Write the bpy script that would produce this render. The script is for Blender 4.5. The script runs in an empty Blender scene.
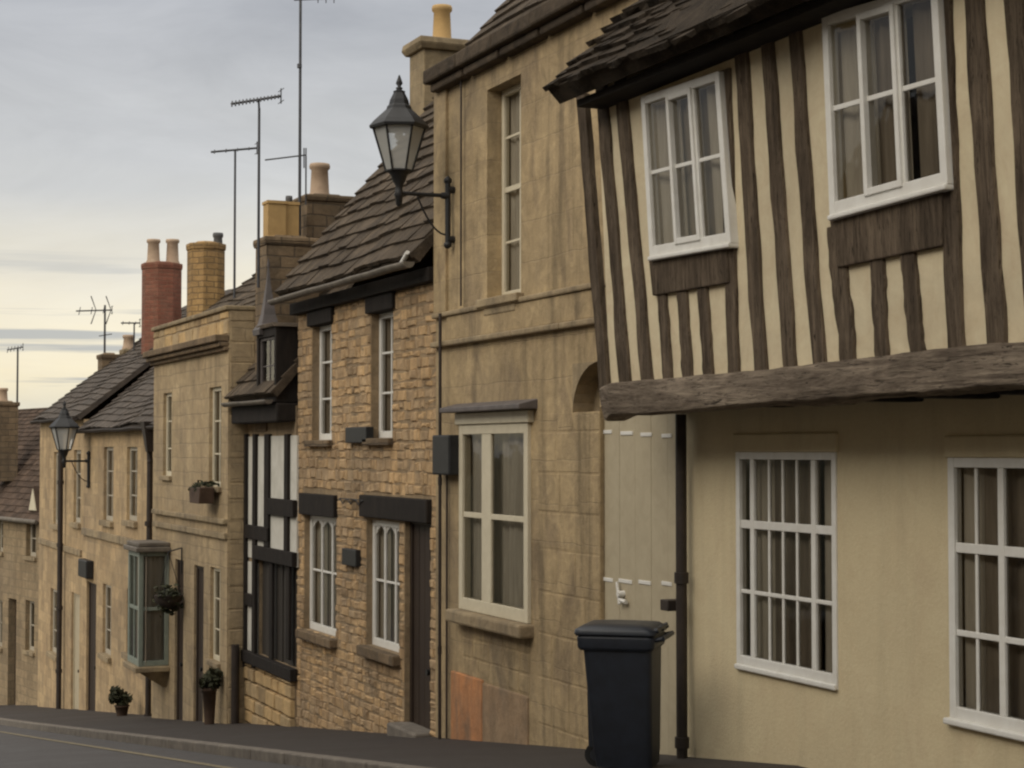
import bpy, math, random
from mathutils import Vector, noise
random.seed(7)
R = math.radians
scene = bpy.context.scene
COL = scene.collection

# ------------------------------------------------------------------ camera
F_PX = 1800.0
TH = math.atan(762 / F_PX)           # street direction (+Y) lies this far left of the view axis
PI_ = math.atan(66 / F_PX)           # camera tipped up
CAM = Vector((0, 0, 1.6))
FWD = Vector((math.sin(TH) * math.cos(PI_), math.cos(TH) * math.cos(PI_), math.sin(PI_)))
RGT = Vector((math.cos(TH), -math.sin(TH), 0))
UPV = RGT.cross(FWD)
def ray(px, py):
    return FWD + RGT * ((px - 512) / F_PX) + UPV * ((384 - py) / F_PX)
def W(px, py, Y):
    r = ray(px, py); return CAM + r * (Y / r.y)
cd = bpy.data.cameras.new('camera'); cam = bpy.data.objects.new('camera', cd); COL.objects.link(cam)
cam.location = CAM
cam.rotation_euler = (R(90) + PI_, 0, -TH)
cd.sensor_width = 36; cd.lens = 36 * F_PX / 1024
cd.clip_start = 0.1; cd.clip_end = 8000
scene.camera = cam

def gz(y):                            # height of the footway along the falling street
    if y < 0: return -0.0245 * y * 0.6
    if y < 9: return -0.0245 * y
    if y < 50: return -0.2205 - 0.119 * (y - 9)
    if y < 150: return -5.10 - 0.03 * (y - 50)
    return -8.1

# ------------------------------------------------------------------ objects
def setp(o, label=None, cat=None, group=None, kind=None):
    if label: o['label'] = label
    if cat: o['category'] = cat
    if group: o['group'] = group
    if kind: o['kind'] = kind
    return o
def thing(name, loc, label, cat, group=None):
    o = bpy.data.objects.new(name, None); COL.objects.link(o)
    o.location = loc; o.empty_display_size = 0.2
    return setp(o, label, cat, group)
def wloc(o):
    v = Vector((0, 0, 0))
    while o is not None: v = v + o.location; o = o.parent
    return v

class MB:
    def __init__(s): s.v = []; s.f = []; s.t = []; s.smooth = False; s.sm = []
    def add(s, vs, fs, tone=None, smooth=False):
        b = len(s.v); s.v += [Vector(p) for p in vs]
        if tone is None: tone = random.random()
        for f in fs: s.f.append([b + i for i in f]); s.t.append(tone); s.sm.append(smooth)
    def hexa(s, a, b, tone=None):     # a, b: rings of equal length, lower/back and upper/front
        n = len(a)
        fs = [list(range(n))[::-1], list(range(n, 2 * n))]
        for i in range(n):
            j = (i + 1) % n; fs.append([i, j, n + j, n + i])
        s.add(list(a) + list(b), fs, tone)
    def prism(s, fr, poly, w0, w1, tone=None):   # poly counterclockwise in (u,v)
        s.hexa([fr.P(u, v, w0) for u, v in poly], [fr.P(u, v, w1) for u, v in poly], tone)
    def box(s, fr, u0, u1, v0, v1, w0, w1, tone=None):
        s.prism(fr, [(u0, v0), (u1, v0), (u1, v1), (u0, v1)], w0, w1, tone)
    def cyl(s, p0, p1, r0, r1=None, n=12, cap=True, tone=None, smooth=True):
        p0 = Vector(p0); p1 = Vector(p1); r1 = r0 if r1 is None else r1
        d = (p1 - p0).normalized()
        a = d.orthogonal().normalized() if abs(d.z) < .95 else Vector((1, 0, 0))
        a = (a - d * a.dot(d)).normalized(); b = d.cross(a)
        ring = lambda p, r: [p + (a * math.cos(2 * math.pi * i / n) + b * math.sin(2 * math.pi * i / n)) * r for i in range(n)]
        if tone is None: tone = random.random()
        s.add(ring(p0, r0) + ring(p1, r1), [[i, (i + 1) % n, n + (i + 1) % n, n + i] for i in range(n)], tone, smooth)
        if cap:
            s.add(ring(p0, r0), [list(range(n))[::-1]], tone); s.add(ring(p1, r1), [list(range(n))], tone)
    def tube(s, pts, r, n=8):
        for i in range(len(pts) - 1): s.cyl(pts[i], pts[i + 1], r, r, n)
    def lathe(s, c, prof, n=24, rot=0.0, smooth=True):   # prof (r, z) from bottom to top
        c = Vector(c); vs = []
        for r, z in prof:
            vs += [c + Vector((r * math.cos(2 * math.pi * i / n + rot), r * math.sin(2 * math.pi * i / n + rot), z)) for i in range(n)]
        fs = []
        for k in range(len(prof) - 1):
            for i in range(n):
                j = (i + 1) % n; fs.append([k * n + i, k * n + j, (k + 1) * n + j, (k + 1) * n + i])
        t = random.random(); s.add(vs, fs, t, smooth)
        s.add(vs[:n], [list(range(n))[::-1]], t); s.add(vs[-n:], [list(range(n))], t)
    def build(s, name, m, parent=None, bevel=0, rough=0, smooth_all=False):
        base = wloc(parent)
        me = bpy.data.meshes.new(name)
        vs = [p - base for p in s.v]
        me.from_pydata([tuple(p) for p in vs], [], s.f)
        me.update()
        uv = me.uv_layers.new(name='UVMap')
        at = me.attributes.new('tone', 'FLOAT', 'FACE')
        Z = Vector((0, 0, 1))
        for p in me.polygons:
            at.data[p.index].value = s.t[p.index]
            p.use_smooth = s.sm[p.index] or smooth_all
            n = p.normal
            t = Z.cross(n)
            t = Vector((1, 0, 0)) if t.length < .05 else t.normalized()
            q = n.cross(t)
            for li in p.loop_indices:
                co = s.v[me.loops[li].vertex_index]
                uv.data[li].uv = (co.dot(t), co.dot(q))
        me.materials.append(m)
        o = bpy.data.objects.new(name, me); COL.objects.link(o)
        if parent is not None: o.parent = parent
        if bevel:
            b = o.modifiers.new('bevel', 'BEVEL'); b.width = bevel; b.segments = 2; b.limit_method = 'ANGLE'
        return o

class Fr:                              # an upright facade plane; u runs towards the camera's right, w out of the wall
    def __init__(s, o, udir=(0, -1, 0), lean=0.0):
        s.o = Vector(o); s.U = Vector(udir).normalized(); s.N = s.U.cross(Vector((0, 0, 1))).normalized()
        s.V = Vector((0, 0, 1)) + s.N * lean
        s.nn = s.U.cross(s.V).normalized()
    def P(s, u, v, w=0): return s.o + s.U * u + s.V * v + s.N * w
    def uv(s, px, py, w=0):
        r = ray(px, py); o = s.o + s.N * w
        t = (o - CAM).dot(s.nn) / r.dot(s.nn); p = CAM + r * t - o
        v = p.z; q = p - s.V * v
        return (q.dot(s.U), v)
    def u(s, px, w=0): return s.uv(px, 450, w)[0]
    def rect(s, x0, x1, yt, yb, w=0):  # opening seen at these pixels: u0,u1,v0,v1
        c = (x0 + x1) / 2
        return (s.u(x0, w), s.u(x1, w), s.uv(c, yb, w)[1], s.uv(c, yt, w)[1])

# ------------------------------------------------------------------ materials
def nodes(name):
    m = bpy.data.materials.new(name); m.use_nodes = True
    nt = m.node_tree; b = nt.nodes['Principled BSDF']
    return m, nt, b
def N(nt, t, **kw):
    n = nt.nodes.new(t)
    for k, v in kw.items():
        if k.startswith('i_'): n.inputs[k[2:].replace('_', ' ')].default_value = v
        else: setattr(n, k, v)
    return n
def ramp(nt, fac, stops):
    r = nt.nodes.new('ShaderNodeValToRGB'); e = r.color_ramp.elements
    while len(e) < len(stops): e.new(0.5)
    for el, (p, c) in zip(e, stops):
        el.position = p; el.color = (c, c, c, 1) if isinstance(c, (int, float)) else (*c, 1)
    nt.links.new(fac, r.inputs[0]); return r.outputs[0]
def mix(nt, fac, a, b, mode='MIX'):
    n = nt.nodes.new('ShaderNodeMix'); n.data_type = 'RGBA'; n.blend_type = mode
    for sock, val in ((n.inputs[0], fac), (n.inputs[6], a), (n.inputs[7], b)):
        if isinstance(val, (int, float)): sock.default_value = val
        elif isinstance(val, tuple): sock.default_value = (*val, 1)
        else: nt.links.new(val, sock)
    return n.outputs[2]
def noi(nt, scale, detail=6, rough=.6, vec=None, dist=0.0):
    n = N(nt, 'ShaderNodeTexNoise'); n.inputs['Scale'].default_value = scale
    n.inputs['Detail'].default_value = detail; n.inputs['Roughness'].default_value = rough
    n.inputs['Distortion'].default_value = dist
    if vec is not None: nt.links.new(vec, n.inputs['Vector'])
    return n.outputs['Fac']
def coords(nt, kind='Object', scale=(1, 1, 1)):
    t = nt.nodes.new('ShaderNodeTexCoord'); mp = nt.nodes.new('ShaderNodeMapping')
    mp.inputs['Scale'].default_value = scale
    nt.links.new(t.outputs[kind], mp.inputs['Vector']); return mp.outputs[0]
def bump(nt, h, b, strength=.4, dist=.02):
    n = nt.nodes.new('ShaderNodeBump'); n.inputs['Strength'].default_value = strength; n.inputs['Distance'].default_value = dist
    nt.links.new(h, n.inputs['Height']); nt.links.new(n.outputs[0], b.inputs['Normal'])

def m_stone(name, c1, c2, c3, brick=None, tone=0.0, bstr=.5, streak=.35, rough=.9, mortar=(.2, .16, .1), mstrength=.8, fine=26, patch=.5, brickmix=.45, blotch=.6):
    m, nt, b = nodes(name)
    oc = coords(nt); n1 = noi(nt, 1.1, 8, .65, oc, .4); n2 = noi(nt, fine, 6, .7, oc)
    c = mix(nt, ramp(nt, n1, [(.35, 0), (.65, 1)]), c1, c2)
    n3 = noi(nt, 2.6, 6, .6, coords(nt, 'Object', (1, 1, .45)), .8)
    c = mix(nt, mix(nt, patch, (0, 0, 0), ramp(nt, n3, [(.5, 0), (.68, 1)])), c, c3)
    c = mix(nt, .55, c, ramp(nt, n2, [(.25, .45), (.75, .62)]), 'SOFT_LIGHT')
    bl = noi(nt, 4.5, 9, .72, oc, 1.2); c = mix(nt, blotch, c, ramp(nt, bl, [(.32, .30), (.5, .5), (.68, .68)]), 'OVERLAY')
    lg = noi(nt, .55, 6, .7, oc, .8); c = mix(nt, mix(nt, blotch * .8, (0, 0, 0), ramp(nt, lg, [(.48, 0), (.62, 1)])), c, mix(nt, .6, c, (.17, .145, .115)))
    st = noi(nt, 3.0, 5, .6, coords(nt, 'Object', (1.6, 1.6, .12)), .2)
    c = mix(nt, mix(nt, streak, (0, 0, 0), ramp(nt, st, [(.5, 0), (.75, 1)])), c, (.06, .05, .035))
    h = n2
    if tone:
        a = N(nt, 'ShaderNodeAttribute', attribute_name='tone')
        tc = ramp(nt, a.outputs['Fac'], [(0, (.36, .32, .27)), (.35, (.56, .54, .52)), (.7, (.62, .55, .45)), (1, (.75, .66, .52))])
        c = mix(nt, tone, c, tc, 'OVERLAY')
    if brick:
        bw, bh, ms = brick
        uvc = coords(nt, 'UV')
        wn = N(nt, 'ShaderNodeTexNoise'); wn.inputs['Scale'].default_value = 3.0; wn.inputs['Detail'].default_value = 3
        nt.links.new(uvc, wn.inputs['Vector'])
        va = N(nt, 'ShaderNodeVectorMath', operation='MULTIPLY_ADD')
        nt.links.new(wn.outputs['Color'], va.inputs[0]); va.inputs[1].default_value = (.05, .05, 0); nt.links.new(uvc, va.inputs[2])
        br = N(nt, 'ShaderNodeTexBrick'); br.inputs['Scale'].default_value = 1
        br.inputs['Brick Width'].default_value = bw; br.inputs['Row Height'].default_value = bh
        br.inputs['Mortar Size'].default_value = ms; br.inputs['Mortar Smooth'].default_value = .4
        br.inputs['Color1'].default_value = (.35, .33, .3, 1); br.inputs['Color2'].default_value = (.66, .62, .56, 1)
        br.inputs['Mortar'].default_value = (.5, .5, .5, 1)
        nt.links.new(va.outputs[0], br.inputs['Vector'])
        c = mix(nt, brickmix, c, br.outputs['Color'], 'OVERLAY')
        c = mix(nt, mix(nt, mstrength, (0, 0, 0), br.outputs['Fac']), c, mortar)
        s = N(nt, 'ShaderNodeMath', operation='SUBTRACT'); nt.links.new(n2, s.inputs[0]); nt.links.new(br.outputs['Fac'], s.inputs[1]); h = s.outputs[0]
    nt.links.new(c, b.inputs['Base Color']); b.inputs['Roughness'].default_value = rough
    b.inputs['Specular IOR Level'].default_value = .25
    bump(nt, h, b, bstr, .02)
    return m
def m_plain(name, c1, c2, scale=6, rough=.8, bstr=.2, stretch=(1, 1, 1), spec=.3, tone=0, metal=0, bd=.01, dist=.5):
    m, nt, b = nodes(name)
    n = noi(nt, scale, 7, .65, coords(nt, 'Object', stretch), dist)
    c = mix(nt, ramp(nt, n, [(.32, 0), (.68, 1)]), c1, c2)
    if tone:
        a = N(nt, 'ShaderNodeAttribute', attribute_name='tone')
        c = mix(nt, tone, c, ramp(nt, a.outputs['Fac'], [(0, .28), (1, .72)]), 'OVERLAY')
    nt.links.new(c, b.inputs['Base Color']); b.inputs['Roughness'].default_value = rough
    b.inputs['Specular IOR Level'].default_value = spec; b.inputs['Metallic'].default_value = metal
    if bstr: bump(nt, noi(nt, scale * 5, 5, .7, coords(nt, 'Object', stretch)), b, bstr, bd)
    return m

M = {}
M['ashlar'] = m_stone('ashlar_limestone', (.44, .335, .195), (.33, .25, .145), (.21, .16, .105), (.72, .31, .005), bstr=.5, streak=.6, mortar=(.22, .165, .105), mstrength=.28, patch=.75, brickmix=.22)
M['ashlar_trim'] = m_stone('limestone_dressing', (.36, .28, .17), (.26, .2, .125), (.15, .12, .085), None, bstr=.5, streak=.5)
M['burnt'] = m_stone('orange_stained_stone', (.55, .235, .095), (.43, .215, .105), (.2, .15, .105), None, bstr=.5, streak=.4, patch=.8)
M['burnt_pale'] = m_stone('faded_orange_stone', (.33, .215, .125), (.29, .21, .135), (.19, .145, .1), None, bstr=.5, streak=.4, patch=.8)
M['rubble'] = m_stone('rubble_stone', (.47, .345, .21), (.37, .265, .16), (.2, .15, .1), None, tone=.6, bstr=.8, streak=.4, fine=22)
M['rubble_pale'] = m_stone('pale_rubble_stone', (.44, .34, .2), (.36, .27, .16), (.25, .19, .12), None, tone=.8, bstr=.8, streak=.15)
M['mortar'] = m_stone('lime_mortar', (.34, .25, .15), (.26, .19, .115), (.17, .125, .08), None, bstr=.8, streak=.3)
M['ashlar_far'] = m_stone('coursed_limestone', (.42, .325, .2), (.35, .265, .16), (.22, .17, .115), (.42, .19, .008), bstr=.5, streak=.4, mortar=(.22, .17, .11), mstrength=.4, brickmix=.25)
M['render_warm'] = m_stone('warm_limewash_stone', (.46, .345, .205), (.37, .27, .16), (.24, .18, .12), (.5, .21, .006), bstr=.4, streak=.35, mstrength=.3)
M['rubble_far'] = m_stone('brown_rubble_wall', (.3, .22, .13), (.25, .18, .11), (.2, .15, .09), (.3, .13, .012), bstr=.6)
M['render_far'] = m_stone('weathered_far_stone', (.31, .24, .15), (.25, .19, .12), (.18, .14, .09), (.4, .18, .01), bstr=.5, streak=.35)
M['render_cream'] = m_stone('cream_painted_render', (.64, .54, .35), (.61, .51, .325), (.52, .415, .27), None, bstr=.28, streak=.12, fine=45, patch=.3, blotch=.15)
M['plaster'] = m_stone('cream_plaster_panel', (.66, .565, .385), (.6, .51, .345), (.47, .385, .26), None, bstr=.15, streak=.08, fine=30, patch=.3, blotch=.3)
M['whitewash'] = m_plain('white_infill_panel', (.62, .6, .54), (.5, .48, .42), 4, .85, .2)
def m_wood(name, c1, c2, crack, sc, stretch, bd=.02):
    m, nt, b = nodes(name); v = coords(nt, 'Object', stretch)
    n1 = noi(nt, sc, 8, .7, v, 1.0); n2 = noi(nt, sc * 3.2, 6, .75, v, 1.8); n3 = noi(nt, 2.2, 5, .6, coords(nt), .8)
    c = mix(nt, ramp(nt, n1, [(.36, 0), (.62, 1)]), c1, c2)
    c = mix(nt, .5, c, ramp(nt, n3, [(.35, .3), (.65, .7)]), 'OVERLAY')
    cr = ramp(nt, n2, [(.36, 1), (.46, 0)]); c = mix(nt, cr, c, crack)
    a = N(nt, 'ShaderNodeAttribute', attribute_name='tone'); c = mix(nt, .3, c, ramp(nt, a.outputs['Fac'], [(0, .3), (1, .72)]), 'OVERLAY')
    nt.links.new(c, b.inputs['Base Color']); b.inputs['Roughness'].default_value = .92; b.inputs['Specular IOR Level'].default_value = .12
    bump(nt, n2, b, .9, bd); return m
M['oak'] = m_wood('weathered_oak', (.18, .138, .098), (.08, .06, .043), (.025, .019, .014), 5, (3.5, 3.5, .3))
M['oak_grey'] = m_wood('silvered_oak_beam', (.38, .31, .235), (.15, .117, .09), (.03, .023, .018), 3.4, (3, .35, 4.5), .035)
M['black_timber'] = m_plain('black_stained_timber', (.028, .022, .018), (.014, .012, .011), 6, .8, .6, (2, 2, .5), .2)
M['boards_dark'] = m_plain('dark_vertical_boards', (.05, .042, .034), (.028, .024, .02), 7, .7, .5, (4, 4, .3), .3)
M['slate'] = m_plain('stone_slates', (.115, .088, .062), (.05, .04, .031), 5, .92, .8, (1, 1, 1), .15, tone=.55, bd=.02)
M['slate_grey'] = m_plain('grey_slates', (.095, .075, .058), (.05, .04, .033), 4, .8, .5, (1, 1, 1), .3, tone=.4)
M['slate_moss'] = m_plain('mossy_dark_tiles', (.075, .058, .042), (.028, .023, .018), 6, .95, 1.0, (1, 1, 1), .1, tone=.6, bd=.03)
M['tile_brown'] = m_plain('brown_clay_tiles', (.11, .075, .055), (.06, .044, .034), 5, .9, .7, (1, 1, 1), .15, tone=.6, bd=.02)
M['brick_red'] = m_stone('red_brick', (.25, .10, .065), (.2, .08, .055), (.14, .065, .05), (.22, .075, .008), bstr=.5, streak=.3, mortar=(.2, .12, .08), mstrength=.6)
M['brick_buff'] = m_stone('buff_brick', (.38, .25, .11), (.3, .19, .085), (.2, .13, .07), (.22, .09, .01), bstr=.5, streak=.3, mortar=(.16, .11, .06), mstrength=.8)
M['stack'] = m_stone('dark_chimney_stone', (.22, .16, .1), (.15, .11, .07), (.09, .07, .05), (.34, .14, .01), bstr=.7, streak=.35, mortar=(.09, .07, .05), mstrength=.8)
M['stack_pale'] = m_stone('pale_chimney_stone', (.3, .24, .15), (.24, .19, .12), (.17, .13, .085), (.4, .22, .006), bstr=.4, streak=.3, mstrength=.35)
M['pot_buff'] = m_plain('buff_clay_pot', (.5, .33, .14), (.4, .26, .11), 5, .8, .2)
M['pot_pale'] = m_plain('pale_clay_pot', (.46, .34, .24), (.36, .26, .18), 7, .8, .2)
M['pot_grey'] = m_plain('grey_metal_cowl', (.12, .12, .12), (.08, .08, .08), 7, .6, .2)
M['white_paint'] = m_plain('white_gloss_paint', (.74, .73, .69), (.66, .64, .59), 9, .45, .05, spec=.4)
M['cream_paint'] = m_plain('cream_gloss_paint', (.63, .57, .43), (.56, .5, .37), 9, .5, .08, spec=.35)
M['cream_dull'] = m_plain('weathered_cream_frame', (.42, .38, .3), (.34, .3, .235), 9, .6, .1)
M['door_cream'] = m_plain('dull_cream_door_paint', (.46, .40, .28), (.4, .34, .235), 9, .6, .15)
M['green_paint'] = m_plain('grey_green_paint', (.25, .28, .235), (.19, .22, .19), 9, .5, .08)
M['black_iron'] = m_plain('black_painted_iron', (.018, .018, .019), (.012, .012, .012), 12, .5, .2, spec=.4)
M['grey_iron'] = m_plain('galvanised_mast', (.10, .10, .105), (.06, .06, .065), 12, .5, .1, metal=.5)
M['lead'] = m_plain('weathered_lead', (.14, .12, .115), (.085, .075, .07), 6, .6, .3, spec=.4)
M['gutter_grey'] = m_plain('pale_weathered_gutter', (.19, .165, .13), (.1, .085, .07), 6, .6, .2)
M['gutter_dark'] = m_plain('brown_painted_iron', (.045, .033, .026), (.025, .02, .017), 8, .55, .2)
M['door_brown'] = m_plain('dark_stained_door', (.045, .03, .02), (.03, .02, .015), 6, .6, .3, (3, 3, .3))
M['interior'] = m_plain('dim_interior', (.05, .042, .034), (.04, .034, .028), 2, .95, 0)  # dark colour stands in for the shade inside the rooms
M['curtain'] = m_plain('net_curtain', (.62, .56, .46), (.42, .37, .30), 5, .95, .1, (3, 3, .3))
M['curtain_dim'] = m_plain('brown_curtain', (.34, .285, .22), (.2, .165, .125), 5, .95, .1, (3, 3, .3))
M['bin'] = m_plain('black_bin_plastic', (.016, .020, .030), (.011, .0135, .019), 10, .5, .12, spec=.4)
M['bin_lid'] = m_plain('dark_blue_grey_lid', (.022, .027, .036), (.016, .019, .026), 10, .4, .12, spec=.5)
M['rubber'] = m_plain('rubber_tyre', (.02, .02, .02), (.012, .012, .012), 10, .8, .1)
M['leaf'] = m_plain('basket_foliage', (.038, .04, .018), (.018, .02, .01), 20, .8, .2, tone=.8)
M['terracotta'] = m_plain('terracotta', (.1, .065, .045), (.065, .042, .03), 8, .8, .2)
M['kerb'] = m_plain('worn_kerb_stone', (.21, .185, .155), (.12, .105, .09), 7, .85, .5)
M['yellow'] = m_plain('worn_yellow_paint', (.27, .225, .14), (.11, .095, .07), 14, .8, .3)
def m_ground(name, c1, c2, rough, sc=60, patch=.5):
    m, nt, b = nodes(name); oc = coords(nt)
    n1 = noi(nt, sc, 8, .8, oc); n2 = noi(nt, .9, 9, .72, oc, .9)
    c = mix(nt, ramp(nt, n1, [(.3, 0), (.7, 1)]), c1, c2)
    c = mix(nt, patch, c, ramp(nt, n2, [(.3, .3), (.7, .62)]), 'OVERLAY')
    nt.links.new(c, b.inputs['Base Color'])
    nt.links.new(ramp(nt, n2, [(.3, rough - .15), (.7, rough + .1)]), b.inputs['Roughness'])
    bump(nt, n1, b, .6, .01); return m
M['asphalt'] = m_ground('asphalt', (.075, .068, .066), (.035, .032, .031), .7)
M['tarmac_path'] = m_ground('footway_tarmac', (.045, .034, .028), (.02, .016, .014), .85)
M['earth'] = m_ground('earth_and_grass', (.06, .07, .03), (.035, .03, .02), .95, 20)
# thin window glass: mostly see-through with a sharp reflection
def m_glass(name, tint, rough=.03, body=.0):
    m = bpy.data.materials.new(name); m.use_nodes = True; nt = m.node_tree; nt.nodes.clear()
    o = nt.nodes.new('ShaderNodeOutputMaterial'); mx = nt.nodes.new('ShaderNodeMixShader')
    tr = nt.nodes.new('ShaderNodeBsdfTransparent'); tr.inputs[0].default_value = (*tint, 1)
    gl = nt.nodes.new('ShaderNodeBsdfGlossy'); gl.inputs['Roughness'].default_value = rough
    gl.inputs['Color'].default_value = (.8, .8, .8, 1)
    fr = nt.nodes.new('ShaderNodeFresnel'); fr.inputs[0].default_value = 1.38
    nb = nt.nodes.new('ShaderNodeBump'); nb.inputs['Strength'].default_value = .15; nb.inputs['Distance'].default_value = .02
    nt.links.new(noi(nt, 2.5, 3, .5, coords(nt)), nb.inputs['Height'])
    nt.links.new(nb.outputs[0], gl.inputs['Normal']); nt.links.new(nb.outputs[0], fr.inputs['Normal'])
    nt.links.new(fr.outputs[0], mx.inputs[0]); nt.links.new(tr.outputs[0], mx.inputs[1]); nt.links.new(gl.outputs[0], mx.inputs[2])
    last = mx
    if body:
        df = nt.nodes.new('ShaderNodeBsdfDiffuse'); df.inputs[0].default_value = (.8, .8, .76, 1)
        m2 = nt.nodes.new('ShaderNodeMixShader'); m2.inputs[0].default_value = body
        nt.links.new(mx.outputs[0], m2.inputs[1]); nt.links.new(df.outputs[0], m2.inputs[2]); last = m2
    nt.links.new(last.outputs[0], o.inputs[0]); return m
M['glass'] = m_glass('window_glass', (.8, .8, .78))
M['lamp_glass'] = m_glass('sky_pale_lantern_glass', (.85, .86, .86), .12, .38)  # whitish body paints in bright sky reflected and showing through the panes

# ------------------------------------------------------------------ builders
def front_wall(mb, fr, u0, u1, v0, v1, holes, th=.32):
    us = sorted({u0, u1, *[h[0] for h in holes], *[h[1] for h in holes]}); us = [u for u in us if u0 <= u <= u1]
    vs = sorted({v0, v1, *[h[2] for h in holes], *[h[3] for h in holes]}); vs = [v for v in vs if v0 <= v <= v1]
    solid = lambda a, b: 0 <= a < len(us) - 1 and 0 <= b < len(vs) - 1 and not any(
        h[0] < (us[a] + us[a + 1]) / 2 < h[1] and h[2] < (vs[b] + vs[b + 1]) / 2 < h[3] for h in holes)
    for a in range(len(us) - 1):
        for b in range(len(vs) - 1):
            if not solid(a, b): continue
            A, B, c, d = us[a], us[a + 1], vs[b], vs[b + 1]
            q = lambda *l: mb.add([fr.P(*x) for x in l], [[0, 1, 2, 3]], .5)
            q((A, c, 0), (B, c, 0), (B, d, 0), (A, d, 0))
            q((B, c, -th), (A, c, -th), (A, d, -th), (B, d, -th))
            if not solid(a - 1, b): q((A, c, -th), (A, c, 0), (A, d, 0), (A, d, -th))
            if not solid(a + 1, b): q((B, c, 0), (B, c, -th), (B, d, -th), (B, d, 0))
            if not solid(a, b - 1): q((A, c, -th), (B, c, -th), (B, c, 0), (A, c, 0))
            if not solid(a, b + 1): q((A, d, 0), (B, d, 0), (B, d, -th), (A, d, -th))

def stones(mb, fr, u0, u1, v0, v1, holes, ch=(.09, .15), ln=(.13, .34), proud=(.01, .035), gap=.012, w=0.0, jit=.012):
    v = v0
    while v < v1 - .04:
        h = min(random.uniform(*ch), v1 - v)
        iv = [(u0, u1)]
        for (a, b, c, d) in holes:
            if min(d, v + h) - max(c, v) > .35 * h:
                nv = []
                for p, q in iv:
                    if b <= p or a >= q: nv.append((p, q)); continue
                    if a - p > .03: nv.append((p, a))
                    if q - b > .03: nv.append((b, q))
                iv = nv
        for p, q in iv:
            u = p
            while u < q - .02:
                L = random.uniform(*ln)
                if q - (u + L) < ln[0] * .6: L = q - u
                e = gap / 2; j = lambda: random.uniform(-jit, jit) * .5
                a, b, c, d = u + e, u + L - e, v + e + j(), v + h - e + j()
                o = random.uniform(*proud); c0 = min(.02, L * .2)
                back = [(a, c), (b, c), (b, d), (a, d)]
                fro = [(a + c0 + j(), c + c0 * .8), (b - c0, c + c0 * .8 + j()), (b - c0 + j(), d - c0 * .8), (a + c0, d - c0 * .8 + j())]
                P = [fr.P(x, y, w - .01) for x, y in back] + [fr.P(x, y, w + o * .75) for x, y in back[:0]] + \
                    [fr.P(x * .5 + X * .5, y * .5 + Y * .5, w + o * .8) for (x, y), (X, Y) in zip(back, fro)] + \
                    [fr.P(x, y, w + o + j() * .6) for x, y in fro]
                fs = [[8, 9, 10, 11]]
                for k in (0, 4):
                    for i in range(4):
                        n = (i + 1) % 4; fs.append([k + i, k + n, k + 4 + n, k + 4 + i])
                mb.add(P, fs)
                u += L
        v += h

def slates(mb, A, B, up, n, length, ch=.2, sw=(.22, .42), th=.028, rag=.01):
    # A->B along the eave, up = unit vector up the slope, n = unit roof normal
    A = Vector(A); B = Vector(B); e = (B - A); L = e.length; e.normalize(); up = Vector(up).normalized(); n = Vector(n).normalized()
    k = 0; s = 0
    while s < length:
        c = ch * (1.15 - .45 * s / length)
        x = -random.uniform(0, sw[0] * .6)
        while x < L:
            w = random.uniform(*sw) * (1.1 - .3 * s / length); x0 = max(x, 0) + .004; x1 = min(x + w, L) - .004
            if x1 - x0 > .03:
                d = random.uniform(-rag, rag); t = th * random.uniform(.8, 1.35); l = random.uniform(-.004, .008)
                p = lambda a, b, h: A + e * a + up * b + n * h
                s1 = min(s + c * 1.45, length)
                mb.hexa([p(x0, s + d, .006 + l), p(x1, s + d + random.uniform(-rag, rag) * .5, .006 + l), p(x1, s1, -.012), p(x0, s1, -.012)],
                        [p(x0, s + d, .006 + t + l), p(x1, s + d, .006 + t + l), p(x1, s1, .002), p(x0, s1, .002)])
            x += w
        s += c; k += 1

def roof(parent, y0, y1, xe, ze, pitch, run, mat, ch=.2, sw=(.22, .42), th=.028, rag=.01, name='roof', slab=.07, back=True, sag=.035):
    # ridge parallel to Y; y0 (near) < y1 (far); eave at x=xe
    a = R(pitch); up = Vector((math.cos(a), 0, math.sin(a))); n = Vector((-math.sin(a), 0, math.cos(a))); L = run / math.cos(a)
    A = Vector((xe, y1, ze)); B = Vector((xe, y0, ze))
    mb = MB()
    q = lambda y, s, h: Vector((xe, y, ze)) + up * s + n * h
    mb.hexa([q(y1, 0.02, -slab), q(y0, 0.02, -slab), q(y0, L, -slab), q(y1, L, -slab)], [q(y1, 0.02, 0), q(y0, 0.02, 0), q(y0, L, 0), q(y1, L, 0)], .3)
    slates(mb, A, B, up, n, L, ch, sw, th, rag)
    xr = xe + run; zr = ze + run * math.tan(a)
    if back:
        mb.hexa([Vector((xr, y1, zr - slab)), Vector((xr, y0, zr - slab)), Vector((xr + run, y0, ze - slab)), Vector((xr + run, y1, ze - slab))],
                [Vector((xr, y1, zr + .01)), Vector((xr, y0, zr + .01)), Vector((xr + run, y0, ze + .01)), Vector((xr + run, y1, ze + .01))], .5)
    y = y0
    while y < y1 - .05:                # ridge tiles
        e = min(y + .42, y1)
        mb.hexa([Vector((xr - .15, y, zr - .09)), Vector((xr + .15, y, zr - .09)), Vector((xr, y, zr + .06))],
                [Vector((xr - .15, e - .01, zr - .09)), Vector((xr + .15, e - .01, zr - .09)), Vector((xr, e - .01, zr + .06))])
        y += .42
    for v in mb.v: v.z += sag * noise.noise(Vector((v.x * .5, v.y * .55, 1.7))) * 2
    return mb.build(name, mat, parent)

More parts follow.
